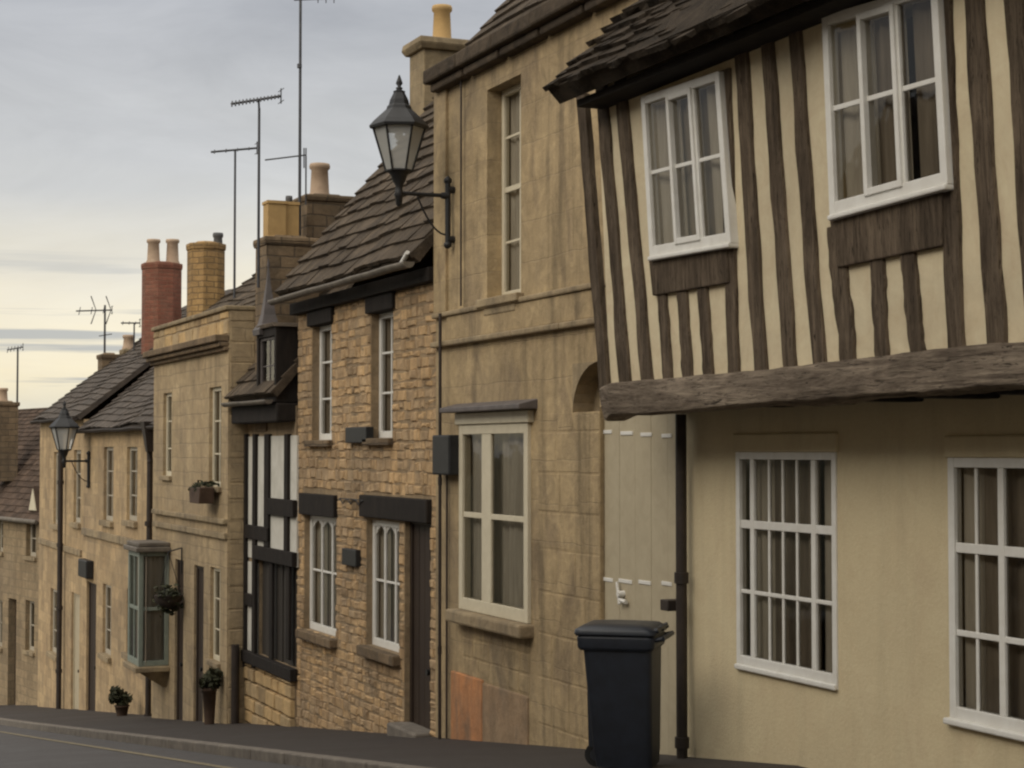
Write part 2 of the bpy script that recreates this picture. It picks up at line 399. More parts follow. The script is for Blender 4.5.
def shell(parent, y0, y1, xf, run, ze, pitch, zb, mat, inner=True):
    """gable walls, back wall and dim inner room of a house whose front wall outer face is at xf"""
    zr = ze + (run - .02) * math.tan(R(pitch)); xb = xf + 2 * run
    for a, b in ((y0 + .004, y0 + .25), (y1 - .25, y1 - .004)):
        mb = MB(); pr = [(xf + .325, zb), (xb - .3, zb), (xb - .3, ze - .08), ((xf + xb) / 2, zr - .1), (xf + .325, ze - .08)]
        mb.hexa([Vector((x, a, z)) for x, z in pr], [Vector((x, b, z)) for x, z in pr], .5)
        mb.build('gable_wall', mat, parent)
    mb = MB(); mb.hexa([Vector((xb - .29, y0, zb)), Vector((xb - .02, y0, zb)), Vector((xb - .02, y1, zb)), Vector((xb - .29, y1, zb))],
                       [Vector((xb - .29, y0, ze - .1)), Vector((xb - .02, y0, ze - .1)), Vector((xb - .02, y1, ze - .1)), Vector((xb - .29, y1, ze - .1))], .5)
    mb.build('back_wall', mat, parent)
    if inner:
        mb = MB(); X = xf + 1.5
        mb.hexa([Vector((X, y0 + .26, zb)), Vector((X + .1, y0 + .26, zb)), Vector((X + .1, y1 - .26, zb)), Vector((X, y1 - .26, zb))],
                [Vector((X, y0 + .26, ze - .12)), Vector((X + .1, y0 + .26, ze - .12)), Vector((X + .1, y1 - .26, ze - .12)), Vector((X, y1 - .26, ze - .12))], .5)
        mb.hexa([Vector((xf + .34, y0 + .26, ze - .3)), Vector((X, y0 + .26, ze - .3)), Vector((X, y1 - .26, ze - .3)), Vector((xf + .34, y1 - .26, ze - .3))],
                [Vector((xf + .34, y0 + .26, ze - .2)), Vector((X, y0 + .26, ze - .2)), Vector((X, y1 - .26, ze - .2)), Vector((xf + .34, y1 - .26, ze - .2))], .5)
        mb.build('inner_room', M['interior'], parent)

def window(parent, fr, q, w, mulls=(), trans=(), fw=.05, bw=.022, mat=None, glass=None, depth=.05,
           curtain=None, sill=None, bar_w=None, arch=0, name='window', sash=None):
    """q: rect (u0,u1,v0,v1) or four corners tl,tr,br,bl; mulls/trans: positions 0-1 or (position, width)"""
    mat = mat or M['white_paint']
    if len(q) == 4 and not isinstance(q[0], tuple): u0, u1, v0, v1 = q; q = [(u0, v1), (u1, v1), (u1, v0), (u0, v0)]
    tl, tr, br, bl = [Vector((a, b)) for a, b in q]
    wd = ((tr - tl).length + (br - bl).length) / 2; hg = ((tl - bl).length + (tr - br).length) / 2
    Q = lambda s, t: tuple(bl.lerp(br, s).lerp(tl.lerp(tr, s), t))
    mb = MB()
    def mem(s0, s1, t0, t1, w0, w1): mb.prism(fr, [Q(s0, t0), Q(s1, t0), Q(s1, t1), Q(s0, t1)], w0, w1, .5)
    a, b = fw / wd, fw / hg; bd_ = min(depth, .028)
    mem(0, a, 0, 1, w - depth, w); mem(1 - a, 1, 0, 1, w - depth, w)
    mem(a, 1 - a, 0, b * 1.25, w - depth, w - .001); mem(a, 1 - a, 1 - b, 1, w - depth, w - .001)
    for m_ in mulls:
        p, mw = m_ if isinstance(m_, tuple) else (m_, bw)
        mem(p - mw / wd / 2, p + mw / wd / 2, b * 1.25, 1 - b, w - bd_ - .006, w - (.006 if mw > bw else .014))
    for m_ in trans:
        p, mw = m_ if isinstance(m_, tuple) else (m_, bw)
        mem(a, 1 - a, p - mw / hg / 2, p + mw / hg / 2, w - bd_ - .002, w - (.009 if mw > bw else .017))
    if sash:                            # an opening casement proud of the frame: (s0, s1)
        s0, s1 = sash; k = .032 / wd; h = .036 / hg
        for r_ in ((s0, s0 + k, b * .9, 1 - b * .8), (s1 - k, s1, b * .9, 1 - b * .8)): mem(*r_, w - depth, w + .009)
        for r_ in ((s0 + k, s1 - k, b * .9, b * .9 + h), (s0 + k, s1 - k, 1 - b * .8 - h, 1 - b * .8)): mem(*r_, w - depth, w + .008)
    if arch:                            # pointed heads in each of the lights
        n = arch
        for i in range(n):
            s0 = a + (1 - 2 * a) * i / n; s1 = a + (1 - 2 * a) * (i + 1) / n; sm = (s0 + s1) / 2; H = .13 / hg; t1 = 1 - b; H *= .7
            for sa, sb in ((s0, sm), (s1, sm)):
                pts = [Q(sa, t1), Q(sa, t1 - H), Q(sa + (sb - sa) * .35, t1 - H * .45), Q(sb, t1)]
                if sa > sb: pass
                else: pts = pts
                ar = sum(pts[i_][0] * pts[(i_ + 1) % 4][1] - pts[(i_ + 1) % 4][0] * pts[i_][1] for i_ in range(4))
                if ar < 0: pts = pts[::-1]
                mb.prism(fr, pts, w - depth + .01, w - .02, .5)
    o = mb.build(name, mat, parent, bevel=.004)
    g = MB(); g.add([fr.P(*Q(a * .5, b * .5), w - bd_ * .8), fr.P(*Q(1 - a * .5, b * .5), w - bd_ * .8), fr.P(*Q(1 - a * .5, 1 - b * .5), w - bd_ * .8), fr.P(*Q(a * .5, 1 - b * .5), w - bd_ * .8)], [[0, 1, 2, 3]])
    g.build('pane', glass or M['glass'], o)
    if curtain:
        for (s0, s1, t0, key) in curtain:
            c = MB(); n = max(8, int(wd * (s1 - s0) * 40)); vs = []
            for i in range(n + 1):
                s = s0 + (s1 - s0) * i / n; d = w - depth - .035 + .016 * math.sin(i * 1.15 + s0 * 9) + .01 * math.sin(i * .4)
                vs += [fr.P(*Q(s, t0), d), fr.P(*Q(s, 1), d)]
            c.add(vs, [[2 * i, 2 * i + 2, 2 * i + 3, 2 * i + 1] for i in range(n)], .5, True)
            c.build('curtain', M[key], o)
    if sill:
        h, ext, pr, key = sill; c = MB()
        lo, ro = bl + (bl - br).normalized() * ext, br + (br - bl).normalized() * ext
        c.prism(fr, [(lo.x, lo.y - h), (ro.x, ro.y - h), (ro.x, ro.y + .002), (lo.x, lo.y + .002)], w - depth, pr, .5)
        c.build('sill', M[key], o, bevel=.008)
    return o

def door(parent, fr, r, w, mat, planks=4, name='door', handle=True):
    u0, u1, v0, v1 = r; mb = MB(); n = planks; W_ = (u1 - u0 - .1) / n
    mb.box(fr, u0, u0 + .05, v0, v1, w - .06, w + .02, .5); mb.box(fr, u1 - .05, u1, v0, v1, w - .06, w + .02, .5)
    mb.box(fr, u0 + .05, u1 - .05, v1 - .05, v1, w - .06, w + .018, .5)
    for i in range(n): mb.box(fr, u0 + .05 + i * W_ + .004, u0 + .05 + (i + 1) * W_ - .004, v0, v1 - .05, w - .05, w - .002 * (i % 2))
    mb.box(fr, u0 + .05, u1 - .05, v0, v1 - .05, w - .055, w - .02)
    o = mb.build(name, mat, parent, bevel=.004)
    if handle:
        h = MB(); p = fr.P(u1 - .14, v0 + (v1 - v0) * .48, w + .03); h.cyl(p, p + fr.N * .03, .025, .03, 12); h.cyl(p - fr.N * .04, p, .012, .012, 8)
        h.build('handle', M['black_iron'], o)
    return o

def chimney(parent, x, y, z0, z1, wx, wy, mat, cap=.06, label=None, n=4, caph=.1, capmat=None):
    mb = MB()
    if n == 4:
        ring = lambda a, b, z: [Vector((x - a, y - b, z)), Vector((x + a, y - b, z)), Vector((x + a, y + b, z)), Vector((x - a, y + b, z))]
    else:
        ring = lambda a, b, z: [Vector((x + a * 1.04 * math.cos(2 * math.pi * (i + .5) / n), y + b * 1.04 * math.sin(2 * math.pi * (i + .5) / n), z)) for i in range(n)]
    A, B = wx / 2, wy / 2
    mb.hexa(ring(A, B, z0), ring(A, B, z1 - caph), .5)
    mb.hexa(ring(A + cap * .5, B + cap * .5, z1 - caph), ring(A + cap, B + cap, z1 - caph * .55), .5)
    mb.hexa(ring(A + cap, B + cap, z1 - caph * .55), ring(A + cap * .8, B + cap * .8, z1), .5)
    mb.hexa(ring(A * .7, B * .7, z1), ring(A * .55, B * .55, z1 + .035), .5)
    o = mb.build('chimney', mat, parent, bevel=.01)
    if label: o['label'] = label
    return o
def pot(parent, x, y, z, r, h, mat, square=False, label=None):
    mb = MB()
    if square: mb.lathe((x, y, z), [(r * 1.08, 0), (r, .03), (r, h - .04), (r * 1.12, h - .035), (r * 1.1, h), (r * .8, h + .002), (r * .75, h - .1)], 4, R(45), False)
    else: mb.lathe((x, y, z), [(r * 1.15, 0), (r * 1.12, .04), (r * .98, .07), (r * .86, h - .08), (r * 1.04, h - .06), (r * 1.08, h - .03), (r * 1.0, h), (r * .75, h), (r * .7, h - .1)], 20)
    o = mb.build('chimney_pot', mat, parent)
    if label: o['label'] = label
    return o
def pipe(parent, pts, r, mat, name='drainpipe', clips=True, fr=None):
    mb = MB(); mb.tube(pts, r, 12)
    for i in range(1, len(pts) - 1): mb.lathe(Vector(pts[i]) + Vector((0, 0, -r)), [(r * .6, -.0), (r * 1.02, .3 * r), (r * 1.02, 1.7 * r), (r * .6, 2 * r)], 12)
    a, b = Vector(pts[0]), Vector(pts[-1])
    if clips:
        k = int((a - b).length / 1.3)
        for i in range(1, k + 1):
            p = a.lerp(b, i / (k + .6)); mb.cyl(p + Vector((0, 0, -.035)), p + Vector((0, 0, .035)), r * 1.3, r * 1.3, 12)
    return mb.build(name, mat, parent)
def gutter(parent, y0, y1, x, z, r, mat, drop=0.0, name='gutter'):
    mb = MB(); n = 8; vs = []; k = max(2, int((y1 - y0) / .5))
    for i in range(k + 1):
        y = y0 + (y1 - y0) * i / k; dz = -drop * i / k + random.uniform(-.006, .006)
        for s in (1, .8):
            for j in range(n + 1):
                a = math.pi + math.pi * j / n; vs.append(Vector((x + r * s * math.cos(a), y, z + dz + r * s * math.sin(a))))
    m = 2 * (n + 1); fs = []
    for i in range(k):
        b = i * m
        for j in range(n): fs.append([b + j, b + j + 1, b + m + j + 1, b + m + j]); fs.append([b + n + 1 + j + 1, b + n + 1 + j, b + m + n + 1 + j, b + m + n + 1 + j + 1])
        fs.append([b, b + m, b + m + n + 1, b + n + 1]); fs.append([b + n, b + 2 * n + 1, b + m + 2 * n + 1, b + m + n])
    mb.add(vs, fs, .5, True)
    for e in (0, k):
        b = vs[e * m:e * m + n + 1]; mb.add(b, [list(range(n + 1))], .5)
    return mb.build(name, mat, parent)

# ------------------------------------------------------------------ ground
def strip(name, xs, ys, dz, mat, jitter=0):      # sheet following the street profile; xs(y)->(x0,x1)
    mb = MB(); vs = []
    for y in ys:
        a, b = xs(y); vs += [Vector((a, y, gz(y) + dz)), Vector((b, y, gz(y) + dz))]
    mb.add(vs, [[2 * i, 2 * i + 1, 2 * i + 3, 2 * i + 2] for i in range(len(ys) - 1)], .5)
    return setp(mb.build(name, mat), kind='structure')
bend = lambda y: 0 if y < 36 else -((y - 36) ** 2) * .012
KX = lambda y: 3.86 + .12 * math.sin(y * .16) + bend(y)
ys = [-30 + i for i in range(0, 111)]
strip('ground', lambda y: (-2500, 2500), [-2500, -30] + ys[1:] + [100, 150, 400, 3500], -.14, M['earth'])
strip('road', lambda y: (KX(y) - 6.0, KX(y)), ys, -.085, M['asphalt'])
strip('yellow_line', lambda y: (KX(y) - .50, KX(y) - .42), ys, -.081, M['yellow'])
def slab(name, f0, f1, ys, top, bot, mat):
    mb = MB()
    for i in range(len(ys) - 1):
        a, b = ys[i], ys[i + 1] - (.012 if name == 'kerb' else 0)
        mb.hexa([Vector((f0(a), a, gz(a) + bot)), Vector((f1(a), a, gz(a) + bot)), Vector((f1(b), b, gz(b) + bot)), Vector((f0(b), b, gz(b) + bot))],
                [Vector((f0(a), a, gz(a) + top)), Vector((f1(a), a, gz(a) + top)), Vector((f1(b), b, gz(b) + top)), Vector((f0(b), b, gz(b) + top))])
    return setp(mb.build(name, mat, bevel=.012 if name == 'kerb' else 0), kind='structure')
slab('pavement', lambda y: KX(y) + .128, lambda y: KX(y) + 12, ys, 0, -.3, M['tarmac_path'])
slab('kerb', KX, lambda y: KX(y) + .126, ys, .006, -.3, M['kerb'])
slab('opposite_pavement', lambda y: KX(y) - 12, lambda y: KX(y) - 6.13, ys, 0, -.3, M['tarmac_path'])
slab('opposite_kerb', lambda y: KX(y) - 6.126, lambda y: KX(y) - 6.0, ys, .006, -.3, M['kerb'])

mb = MB(); vs = []; nx_ = 90
for j, (yy, hh_) in enumerate(((260, 0), (420, .7), (600, 1), (900, .9), (1300, 0))):
    for i in range(nx_ + 1):
        x = -1500 + 3000 * i / nx_; vs.append(Vector((x, yy, -8.4 + hh_ * (8.5 + 3 * noise.noise(Vector((x * .004, yy * .004, 0))) + 1.2 * noise.noise(Vector((x * .03, yy * .02, 5)))))))
mb.add(vs, [[j * (nx_ + 1) + i, j * (nx_ + 1) + i + 1, (j + 1) * (nx_ + 1) + i + 1, (j + 1) * (nx_ + 1) + i] for j in range(4) for i in range(nx_)], .5, True)
setp(mb.build('hills', M['earth']), kind='structure')

# ------------------------------------------------------------------ TIMBER FRAMED HOUSE (nearest)
FT = Fr((5.6, 0, 0))
yT1 = -FT.u(684); yT0 = 1.5
H1 = thing('timber_framed_house', (5.6, yT1, gz(yT1)), 'nearest house, cream with jettied upper floor of leaning brown timber studs', 'house', 'houses along the right side of the street')
w1 = FT.rect(737, 837, 452, 674); w1b = FT.rect(949, 1118, 458, 736)
ZJ = 1.98
mb = MB(); front_wall(mb, FT, -yT1, -yT0, -1.2, ZJ + .05, [w1, w1b]); mb.build('wall', M['render_cream'], H1)
# raised render label above the two lower windows
for (r_) in (w1, w1b):
    u0, u1, v0, v1 = r_
    mb = MB(); mb.box(FT, u0 - .02, u1 + .02, v1, v1 + .11, -.05, .022, .5); mb.build('render_surround', M['render_cream'], H1, bevel=.01)
window(H1, FT, w1, .012, mulls=((.165, .045), .33, .47, .61, (.78, .045)), trans=((.345, .024), (.66, .05)), fw=.045, bw=.02,
       curtain=[(.03, .3, 0, 'curtain'), (.3, .78, .0, 'curtain_dim'), (.8, .98, 0, 'curtain')], sill=(.03, .0, .03, 'white_paint'))
window(H1, FT, w1b, .012, mulls=((.17, .02), (.335, .045), .5, (.665, .045), .83), trans=((.33, .03), (.655, .05)), fw=.05, bw=.024,
       curtain=[(.02, .17, 0, 'curtain'), (.17, .5, 0, 'curtain_dim'), (.6, .97, 0, 'curtain')], sill=(.03, .02, .04, 'white_paint'))
# upper floor, leaning a little outwards over the street
LEAN = .045
FU = Fr((5.1 + ZJ * LEAN, 0, 0), lean=LEAN)
ul = FU.uv(608, 388)[0]; ut = FU.uv(586, 118)[0]; ur = -yT0
q1 = [FU.uv(641, 97, .05), FU.uv(719, 71, .05), FU.uv(731, 243, .05), FU.uv(650, 257, .05)]
q2 = [FU.uv(822, 16, .05), FU.uv(937, -18, .05), FU.uv(948, 184, .05), FU.uv(830, 216, .05)]
VT = 3.98
mb = MB()
def hole(q): return (max(q[0][0], q[3][0]) + .03, min(q[1][0], q[2][0]) - .03, max(q[2][1], q[3][1]) + .03, min(q[0][1], q[1][1]) - .03)
front_wall(mb, FU, ul + .03, ur, ZJ, VT, [hole(q1), hole(q2)], .16)
mb.build('plaster_wall', M['plaster'], H1)
def stud(a, b, wpx, name='stud', w=.019, parent=H1, seg=18, mat='oak'):
    (ua, va), (ub, vb) = FU.uv(*a), FU.uv(*b)
    wpx -= 1; b = (b[0] + (b[0] - a[0]) / (b[1] - a[1]) * 10, b[1] + 10)
    wd = abs(FU.uv(b[0] + wpx / 2, b[1])[0] - FU.uv(b[0] - wpx / 2, b[1])[0]) / 2
    L, Rr = [], []
    ph = random.uniform(0, 6)
    for i in range(seg + 1):
        t = i / seg; u = ua + (ub - ua) * t + .006 * math.sin(ph + t * 3.5) + .006 * noise.noise(Vector((ph * 9, t * 9, 0))); v = va + (vb - va) * t
        L.append((u - wd * (1 + .24 * noise.noise(Vector((ph * 7, t * 7, 3)))), v)); Rr.append((u + wd * (1 + .24 * noise.noise(Vector((ph * 5, t * 7, 8)))), v))
    mb = MB(); vs = []
    for i in range(seg + 1):
        vs += [FU.P(*L[i], -.01), FU.P(*Rr[i], -.01), FU.P(Rr[i][0] - .008, Rr[i][1], w), FU.P(L[i][0] + .008, L[i][1], w + .003)]
    fs = [[0, 1, 2, 3][::-1], [4 * seg + k for k in range(4)]]
    for i in range(seg):
        for k in range(4):
            j = (k + 1) % 4; fs.append([4 * i + k, 4 * i + j, 4 * i + 4 + j, 4 * i + 4 + k])
    mb.add(vs, [f[::-1] for f in fs])
    return mb.build(name, M[mat], parent, bevel=.004)
stud((584, 95), (608, 392), 10, 'corner_post', .03)
for a, b, wp in (((602, 80), (627, 388), 12), ((622, 80), (649, 386), 12),
                 ((661, 268), (670, 384), 10), ((684, 292), (689, 382), 11), ((705, 288), (710, 380), 11), ((726, 70), (736, 379), 12),
                 ((742, 30), (763, 376), 14), ((768, 20), (792, 373), 14), ((796, 10), (821, 371), 14),
                 ((838, 226), (850, 366), 18), ((878, 258), (885, 362), 15), ((909, 252), (920, 359), 16), ((943, -20), (959, 354), 18),
                 ((976, -20), (999, 350), 21), ((1016, -20), (1040, 348), 22), ((1060, -20), (1082, 344), 22), ((1102, -20), (1124, 342), 22), ((1148, -20), (1170, 340), 24), ((1200, -20), (1222, 336), 24)):
    stud(a, b, wp)
zz0 = ur
uu = FU.uv(1222, 336)[0] + .34
while uu < ur - .1:                    # the frame goes on towards the camera, outside the view
    mb = MB(); mb.box(FU, uu, uu + .15, ZJ, VT, -.01, .019); mb.build('stud', M['oak'], H1, bevel=.004); uu += .36
def plank(pts, w, name, mat='oak'):
    mb = MB(); p = [FU.uv(*q) for q in pts]; mb.prism(FU, p, -.005, w); return mb.build(name, M[mat], H1, bevel=.008)
plank([(657, 296), (733, 283), (731, 243), (653, 257)], .034, 'sill_timber')
plank([(842, 268), (948, 246), (948, 184), (834, 215)], .034, 'sill_timber')
window(H1, FU, q1, .055, mulls=((.345, .032), (.66, .032)), trans=(.52,), fw=.05, bw=.024, curtain=[(.03, .36, 0, 'curtain'), (.36, .68, 0, 'curtain_dim'), (.68, .97, 0, 'curtain')], sill=(.025, .0, .07, 'white_paint'), sash=(.345, .66), depth=.06)
window(H1, FU, q2, .055, mulls=((.33, .032), (.65, .032)), trans=(.53,), fw=.05, bw=.026, curtain=[(.03, .34, 0, 'curtain'), (.34, .5, 0, 'curtain_dim'), (.5, .63, 0, 'curtain'), (.66, .97, 0, 'curtain_dim')], sill=(.025, .0, .07, 'white_paint'), sash=(.33, .65), depth=.06)
# gnarled bressummer
mb = MB(); n = 140; vs = []; prof = [(-.12, .0), (-.12, .2), (.045, .205), (.07, .19), (.075, .12), (.07, .05), (.06, .01), (.035, -.003)]
for i in range(n + 1):
    u = ul - .02 + (ur - ul + .02) * i / n
    for (w, v) in prof:
        k = noise.noise(Vector((u * 1.3, v * 5, w * 9))) * .022 + noise.noise(Vector((u * 7, v * 22, w * 12 + 5))) * .010
        if i < 3: k -= .012 * (3 - i)
        vs.append(FU.P(u, ZJ - .165 + .11 * i / n + v + k * (.9 if v < .2 else .5) , w + k * (1 if w > 0 else 0)))
m = len(prof); fs = [list(range(m)), list(range(n * m, n * m + m))[::-1]]
for i in range(n):
    for j in range(m):
        k = (j + 1) % m; fs.append([i * m + j, i * m + k, (i + 1) * m + k, (i + 1) * m + j][::-1])
mb.add(vs, fs, .5); mb.build('jetty_beam', M['oak_grey'], H1, bevel=.006)
mb = MB(); mb.box(FT, ul, ur, ZJ - .02, ZJ + .06, .0, .42, .5); mb.build('jetty_soffit', M['black_timber'], H1)
for u in [ul + .08 + .62 * i for i in range(9)]:
    mb = MB(); mb.box(FT, u, u + .15, ZJ - .13, ZJ - .022, .003, .40); mb.build('joist_end', M['black_timber'], H1, bevel=.01)
pT = FT.u(681, .08)
pipe(H1, [FT.P(pT, ZJ - .15, .08), FT.P(pT + .0, -.9, .08)], .036, M['gutter_dark'])
mb = MB(); a = FT.uv(669, 605, .1); mb.box(FT, a[0] - .05, a[0] + .06, a[1] - .035, a[1] + .035, .02, .14); mb.build('pipe_bracket', M['gutter_dark'], H1, bevel=.006)
# roof
E1 = W(546, 97, 10.45)
roof(H1, yT0 - .4, E1.y, E1.x, E1.z, 44, 3.1, M['slate_moss'], ch=.12, sw=(.1, .22), th=.034, rag=.045, slab=.12)
mb = MB(); zt = E1.z; xw = 5.1 - (zt - ZJ) * LEAN
fr_ = Fr((E1.x, 0, 0)); mb.box(fr_, -E1.y + .12, -yT0, zt - .075, zt - .03, -(xw - E1.x) - .1, -.16, .5); mb.build('eaves_soffit', M['black_timber'], H1)
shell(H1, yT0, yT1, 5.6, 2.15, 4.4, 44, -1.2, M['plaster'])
# side wall closing the jetty towards house two
mb = MB(); yj = -ul - .03
mb.hexa([Vector((5.15, yj - .14, ZJ)), Vector((6.1, yj - .14, ZJ)), Vector((6.1, yj, ZJ)), Vector((5.15, yj, ZJ))],
        [Vector((5.06, yj - .14, 3.95)), Vector((6.1, yj - .14, 4.85)), Vector((6.1, yj, 4.85)), Vector((5.06, yj, 3.95))], .5)
mb.build('end_wall', M['plaster'], H1)

# ------------------------------------------------------------------ ASHLAR HOUSE (second)
F2 = Fr((5.6, 0, 0))
u20, u21 = F2.u(436), F2.u(684) - .005
uD0 = F2.u(600)
H2 = thing('ashlar_stone_house', (5.6, -uD0, gz(-uD0)), 'smooth weathered limestone house with string course, single tall upstairs window and cream side door', 'house', 'houses along the right side of the street')
ZE2 = 4.86
up = F2.rect(487, 521, 82, 296); lo = F2.rect(462, 531, 424, 616)
dr = (uD0, u21 - .03, gz(-uD0) - .3, F2.uv(640, 405)[1])
ar = (F2.u(573), uD0 - .001, F2.uv(588, 412)[1], F2.uv(590, 362)[1])
mb = MB(); front_wall(mb, F2, u20, u21, -1.8, ZE2, [up, lo, dr, ar], .32); mb.build('wall', M['ashlar'], H2)
# quarter arch beside the doorway
mb = MB(); mb.box(F2, ar[0], ar[1], ar[2] - .05, ar[3] + .05, -.3, -.17, .5)
pts = [(ar[0], ar[3])]
for i in range(9):
    t = math.pi / 2 * i / 8; pts.append((ar[1] - (ar[1] - ar[0]) * math.cos(t), ar[2] + (ar[3] - ar[2]) * math.sin(t)))
mb.prism(F2, pts[:1] + pts[1:], -.18, .0035, .5); mb.build('arch_recess', M['ashlar_trim'], H2)
window(H2, F2, up, -.13, mulls=(.5,), trans=(.27, (.52, .045), .77), fw=.05, bw=.022, curtain=[(0, 1, .0, 'curtain')], mat=M['cream_paint'])
def band(fr, y0s, ya, yb, pr, name, mat, parent, x0, x1, bev=.012):
    mb = MB(); a = fr.u(x0); b = fr.u(x1); c = (x0 + x1) / 2; va, vb = fr.uv(c, ya)[1], fr.uv(c, yb)[1]
    n = max(1, int((b - a) / .7))
    for i in range(n):
        mb.box(fr, a + (b - a) * i / n + (.002 if i else 0), a + (b - a) * (i + 1) / n - .002, vb, va, -.02, pr + random.uniform(-.004, .004))
    return mb.build(name, mat, parent, bevel=bev)
v_s1 = F2.uv(518, 298)[1]; v_s2 = F2.uv(518, 330)[1]
for v_, h_, p_ in ((v_s1, .045, .05), (v_s2, .05, .06)):
    mb = MB(); n = 5; b_ = u21 - .02
    for i in range(n): mb.box(F2, u20 + .002 + (b_ - u20) * i / n, u20 + (b_ - u20) * (i + 1) / n - .001, v_ - h_, v_, -.02, p_ + random.uniform(-.005, .005))
    mb.build('string_course', M['ashlar_trim'], H2, bevel=.014)
mb = MB(); mb.box(F2, u20 + .32, u21 - .03, v_s2 + .002, v_s1 - .047, -.02, .026, .5); mb.build('storey_band', M['ashlar'], H2, bevel=.006)
mb = MB(); mb.box(F2, u20 + .004, u20 + .30, v_s1, ZE2 - .02, -.02, .03, .5); mb.build('pilaster', M['ashlar'], H2, bevel=.008)
mb = MB(); mb.box(F2, up[0] - .1, up[1] + .06, up[2] - .07, up[2] - .002, -.16, .07); mb.build('window_sill', M['ashlar_trim'], H2, bevel=.01)
mb = MB(); mb.box(F2, up[0] + .0, up[1] - .05, up[2] - .14, up[2] - .072, -.02, .035); mb.build('under_sill_block', M['ashlar_trim'], H2, bevel=.012)  # darker stone block below the upstairs sill
# ground floor box window
window(H2, F2, lo, .03, mulls=((.41, .2),), trans=((.515, .045),), fw=.08, bw=.03, mat=M['cream_paint'], depth=.08,
       curtain=[(.0, .4, 0, 'curtain'), (.33, 1.0, 0, 'curtain')])
mb = MB(); mb.box(F2, lo[0] - .07, lo[1] + .06, lo[2] - .11, lo[2] - .003, -.02, .13); mb.build('window_sill', M['ashlar_trim'], H2, bevel=.02)
mb = MB(); mb.box(F2, lo[0] - .05, lo[1] + .05, lo[3] + .003, lo[3] + .10, -.02, .05); mb.build('window_head', M['cream_paint'], H2, bevel=.008)
mb = MB(); mb.hexa([F2.P(lo[0] - .13, lo[3] + .105, -.02), F2.P(lo[1] + .13, lo[3] + .105, -.02), F2.P(lo[1] + .13, lo[3] + .105, .16), F2.P(lo[0] - .13, lo[3] + .105, .16)],
                   [F2.P(lo[0] - .13, lo[3] + .19, -.02), F2.P(lo[1] + .13, lo[3] + .19, -.02), F2.P(lo[1] + .13, lo[3] + .145, .16), F2.P(lo[0] - .13, lo[3] + .145, .16)])
mb.build('window_hood', M['lead'], H2, bevel=.008)
# plinth blocks and stained corner
p0, pm, p1 = F2.u(453), F2.u(484), F2.u(529); pv = F2.uv(490, 682)[1]
mb = MB(); mb.box(F2, p0, pm - .003, -1.4, pv, -.02, .022, .5); mb.build('plinth', M['burnt'], H2, bevel=.012)['label'] = 'orange stained base block'
mb = MB(); mb.box(F2, pm, p1, -1.4, pv - .02, -.02, .018, .5); pl_ = mb.build('plinth', M['burnt_pale'], H2, bevel=.012)
mb = MB(); stones(mb, F2, F2.u(538), uD0, -1.4, F2.uv(570, 412)[1], [ar], (.26, .36), (.26, .46), (.002, .005), .004, jit=.004)
mb.build('quoin_blocks', M['ashlar'], H2)
mb = MB(); stones(mb, F2, lo[0] + .02, lo[1] - .02, F2.uv(490, 684)[1] + .01, lo[2] - .12, [], (.13, .2), (.2, .4), (.003, .008), .006, jit=.006)
mb.build('infill_blocks', M['ashlar'], H2)
# side door under the jetty
dw = -.03
d2 = MB(); du0, du1 = dr[0] + .01, dr[1] - .01; vt = dr[3]; nb = 5
for i in range(nb): d2.box(F2, du0 + (du1 - du0) * i / nb + .0015, du0 + (du1 - du0) * (i + 1) / nb - .0015, dr[2], vt, dw - .05, dw - .001 * (i % 2))
dd = d2.build('side_door', M['door_cream'], H2, bevel=.003); dd['label'] = 'cream boarded side door with rows of white dashes'
for py, xs in ((432, ((604, 612), (621, 633), (641, 652), (662, 672))), (579, ((604, 613), (619, 632), (639, 651), (662, 672)))):  # two rows of raised white dashes on the boards
    for k, (a, b) in enumerate(xs):
        (ua, va), (ub, vb) = F2.uv(a, py + k * 1.3, dw), F2.uv(b, py + k * 1.3, dw); sl = MB(); sl.box(F2, ua, ub, va - .013, va + .013, dw - .01, dw + .006); sl.build('white_dash', M['white_paint'], dd, bevel=.003)
hd = MB(); a = F2.uv(620, 594, dw + .03); P0 = F2.P(a[0], a[1], dw + .03)
hd.cyl(P0 + Vector((0, 0, -.07)) , P0 + Vector((0, 0.05, .08)), .016, .01, 8); hd.cyl(P0 - F2.N * .04, P0 + F2.N * .02, .025, .02, 10); hd.cyl(P0 + Vector((0, 0, -.04)), P0 + Vector((0, -.09, -.05)), .013, .016, 8)
hd.build('handle', M['white_paint'], dd)
# eaves cornice and roof
mb = MB(); n = 7; ue = u21 + 1.0
for i in range(n):
    a = u20 + .05 + (ue - u20) * i / n; b = u20 + .05 + (ue - u20) * (i + 1) / n - .003
    mb.box(F2, a + .04, b, ZE2 - .10, ZE2 - .03, -.1, .10); mb.box(F2, a + .001, b - .001, ZE2 - .028, ZE2 + .10, -.1, .16 + random.uniform(-.006, .006))
mb.build('cornice', M['slate'], H2, bevel=.02)
roof(H2, -u21 - .3, -u20, 5.6, ZE2 + .02, 50, 2.7, M['slate'], ch=.2)
shell(H2, -u21 - .3, -u20, 5.6, 2.7, ZE2, 50, -1.8, M['ashlar'])
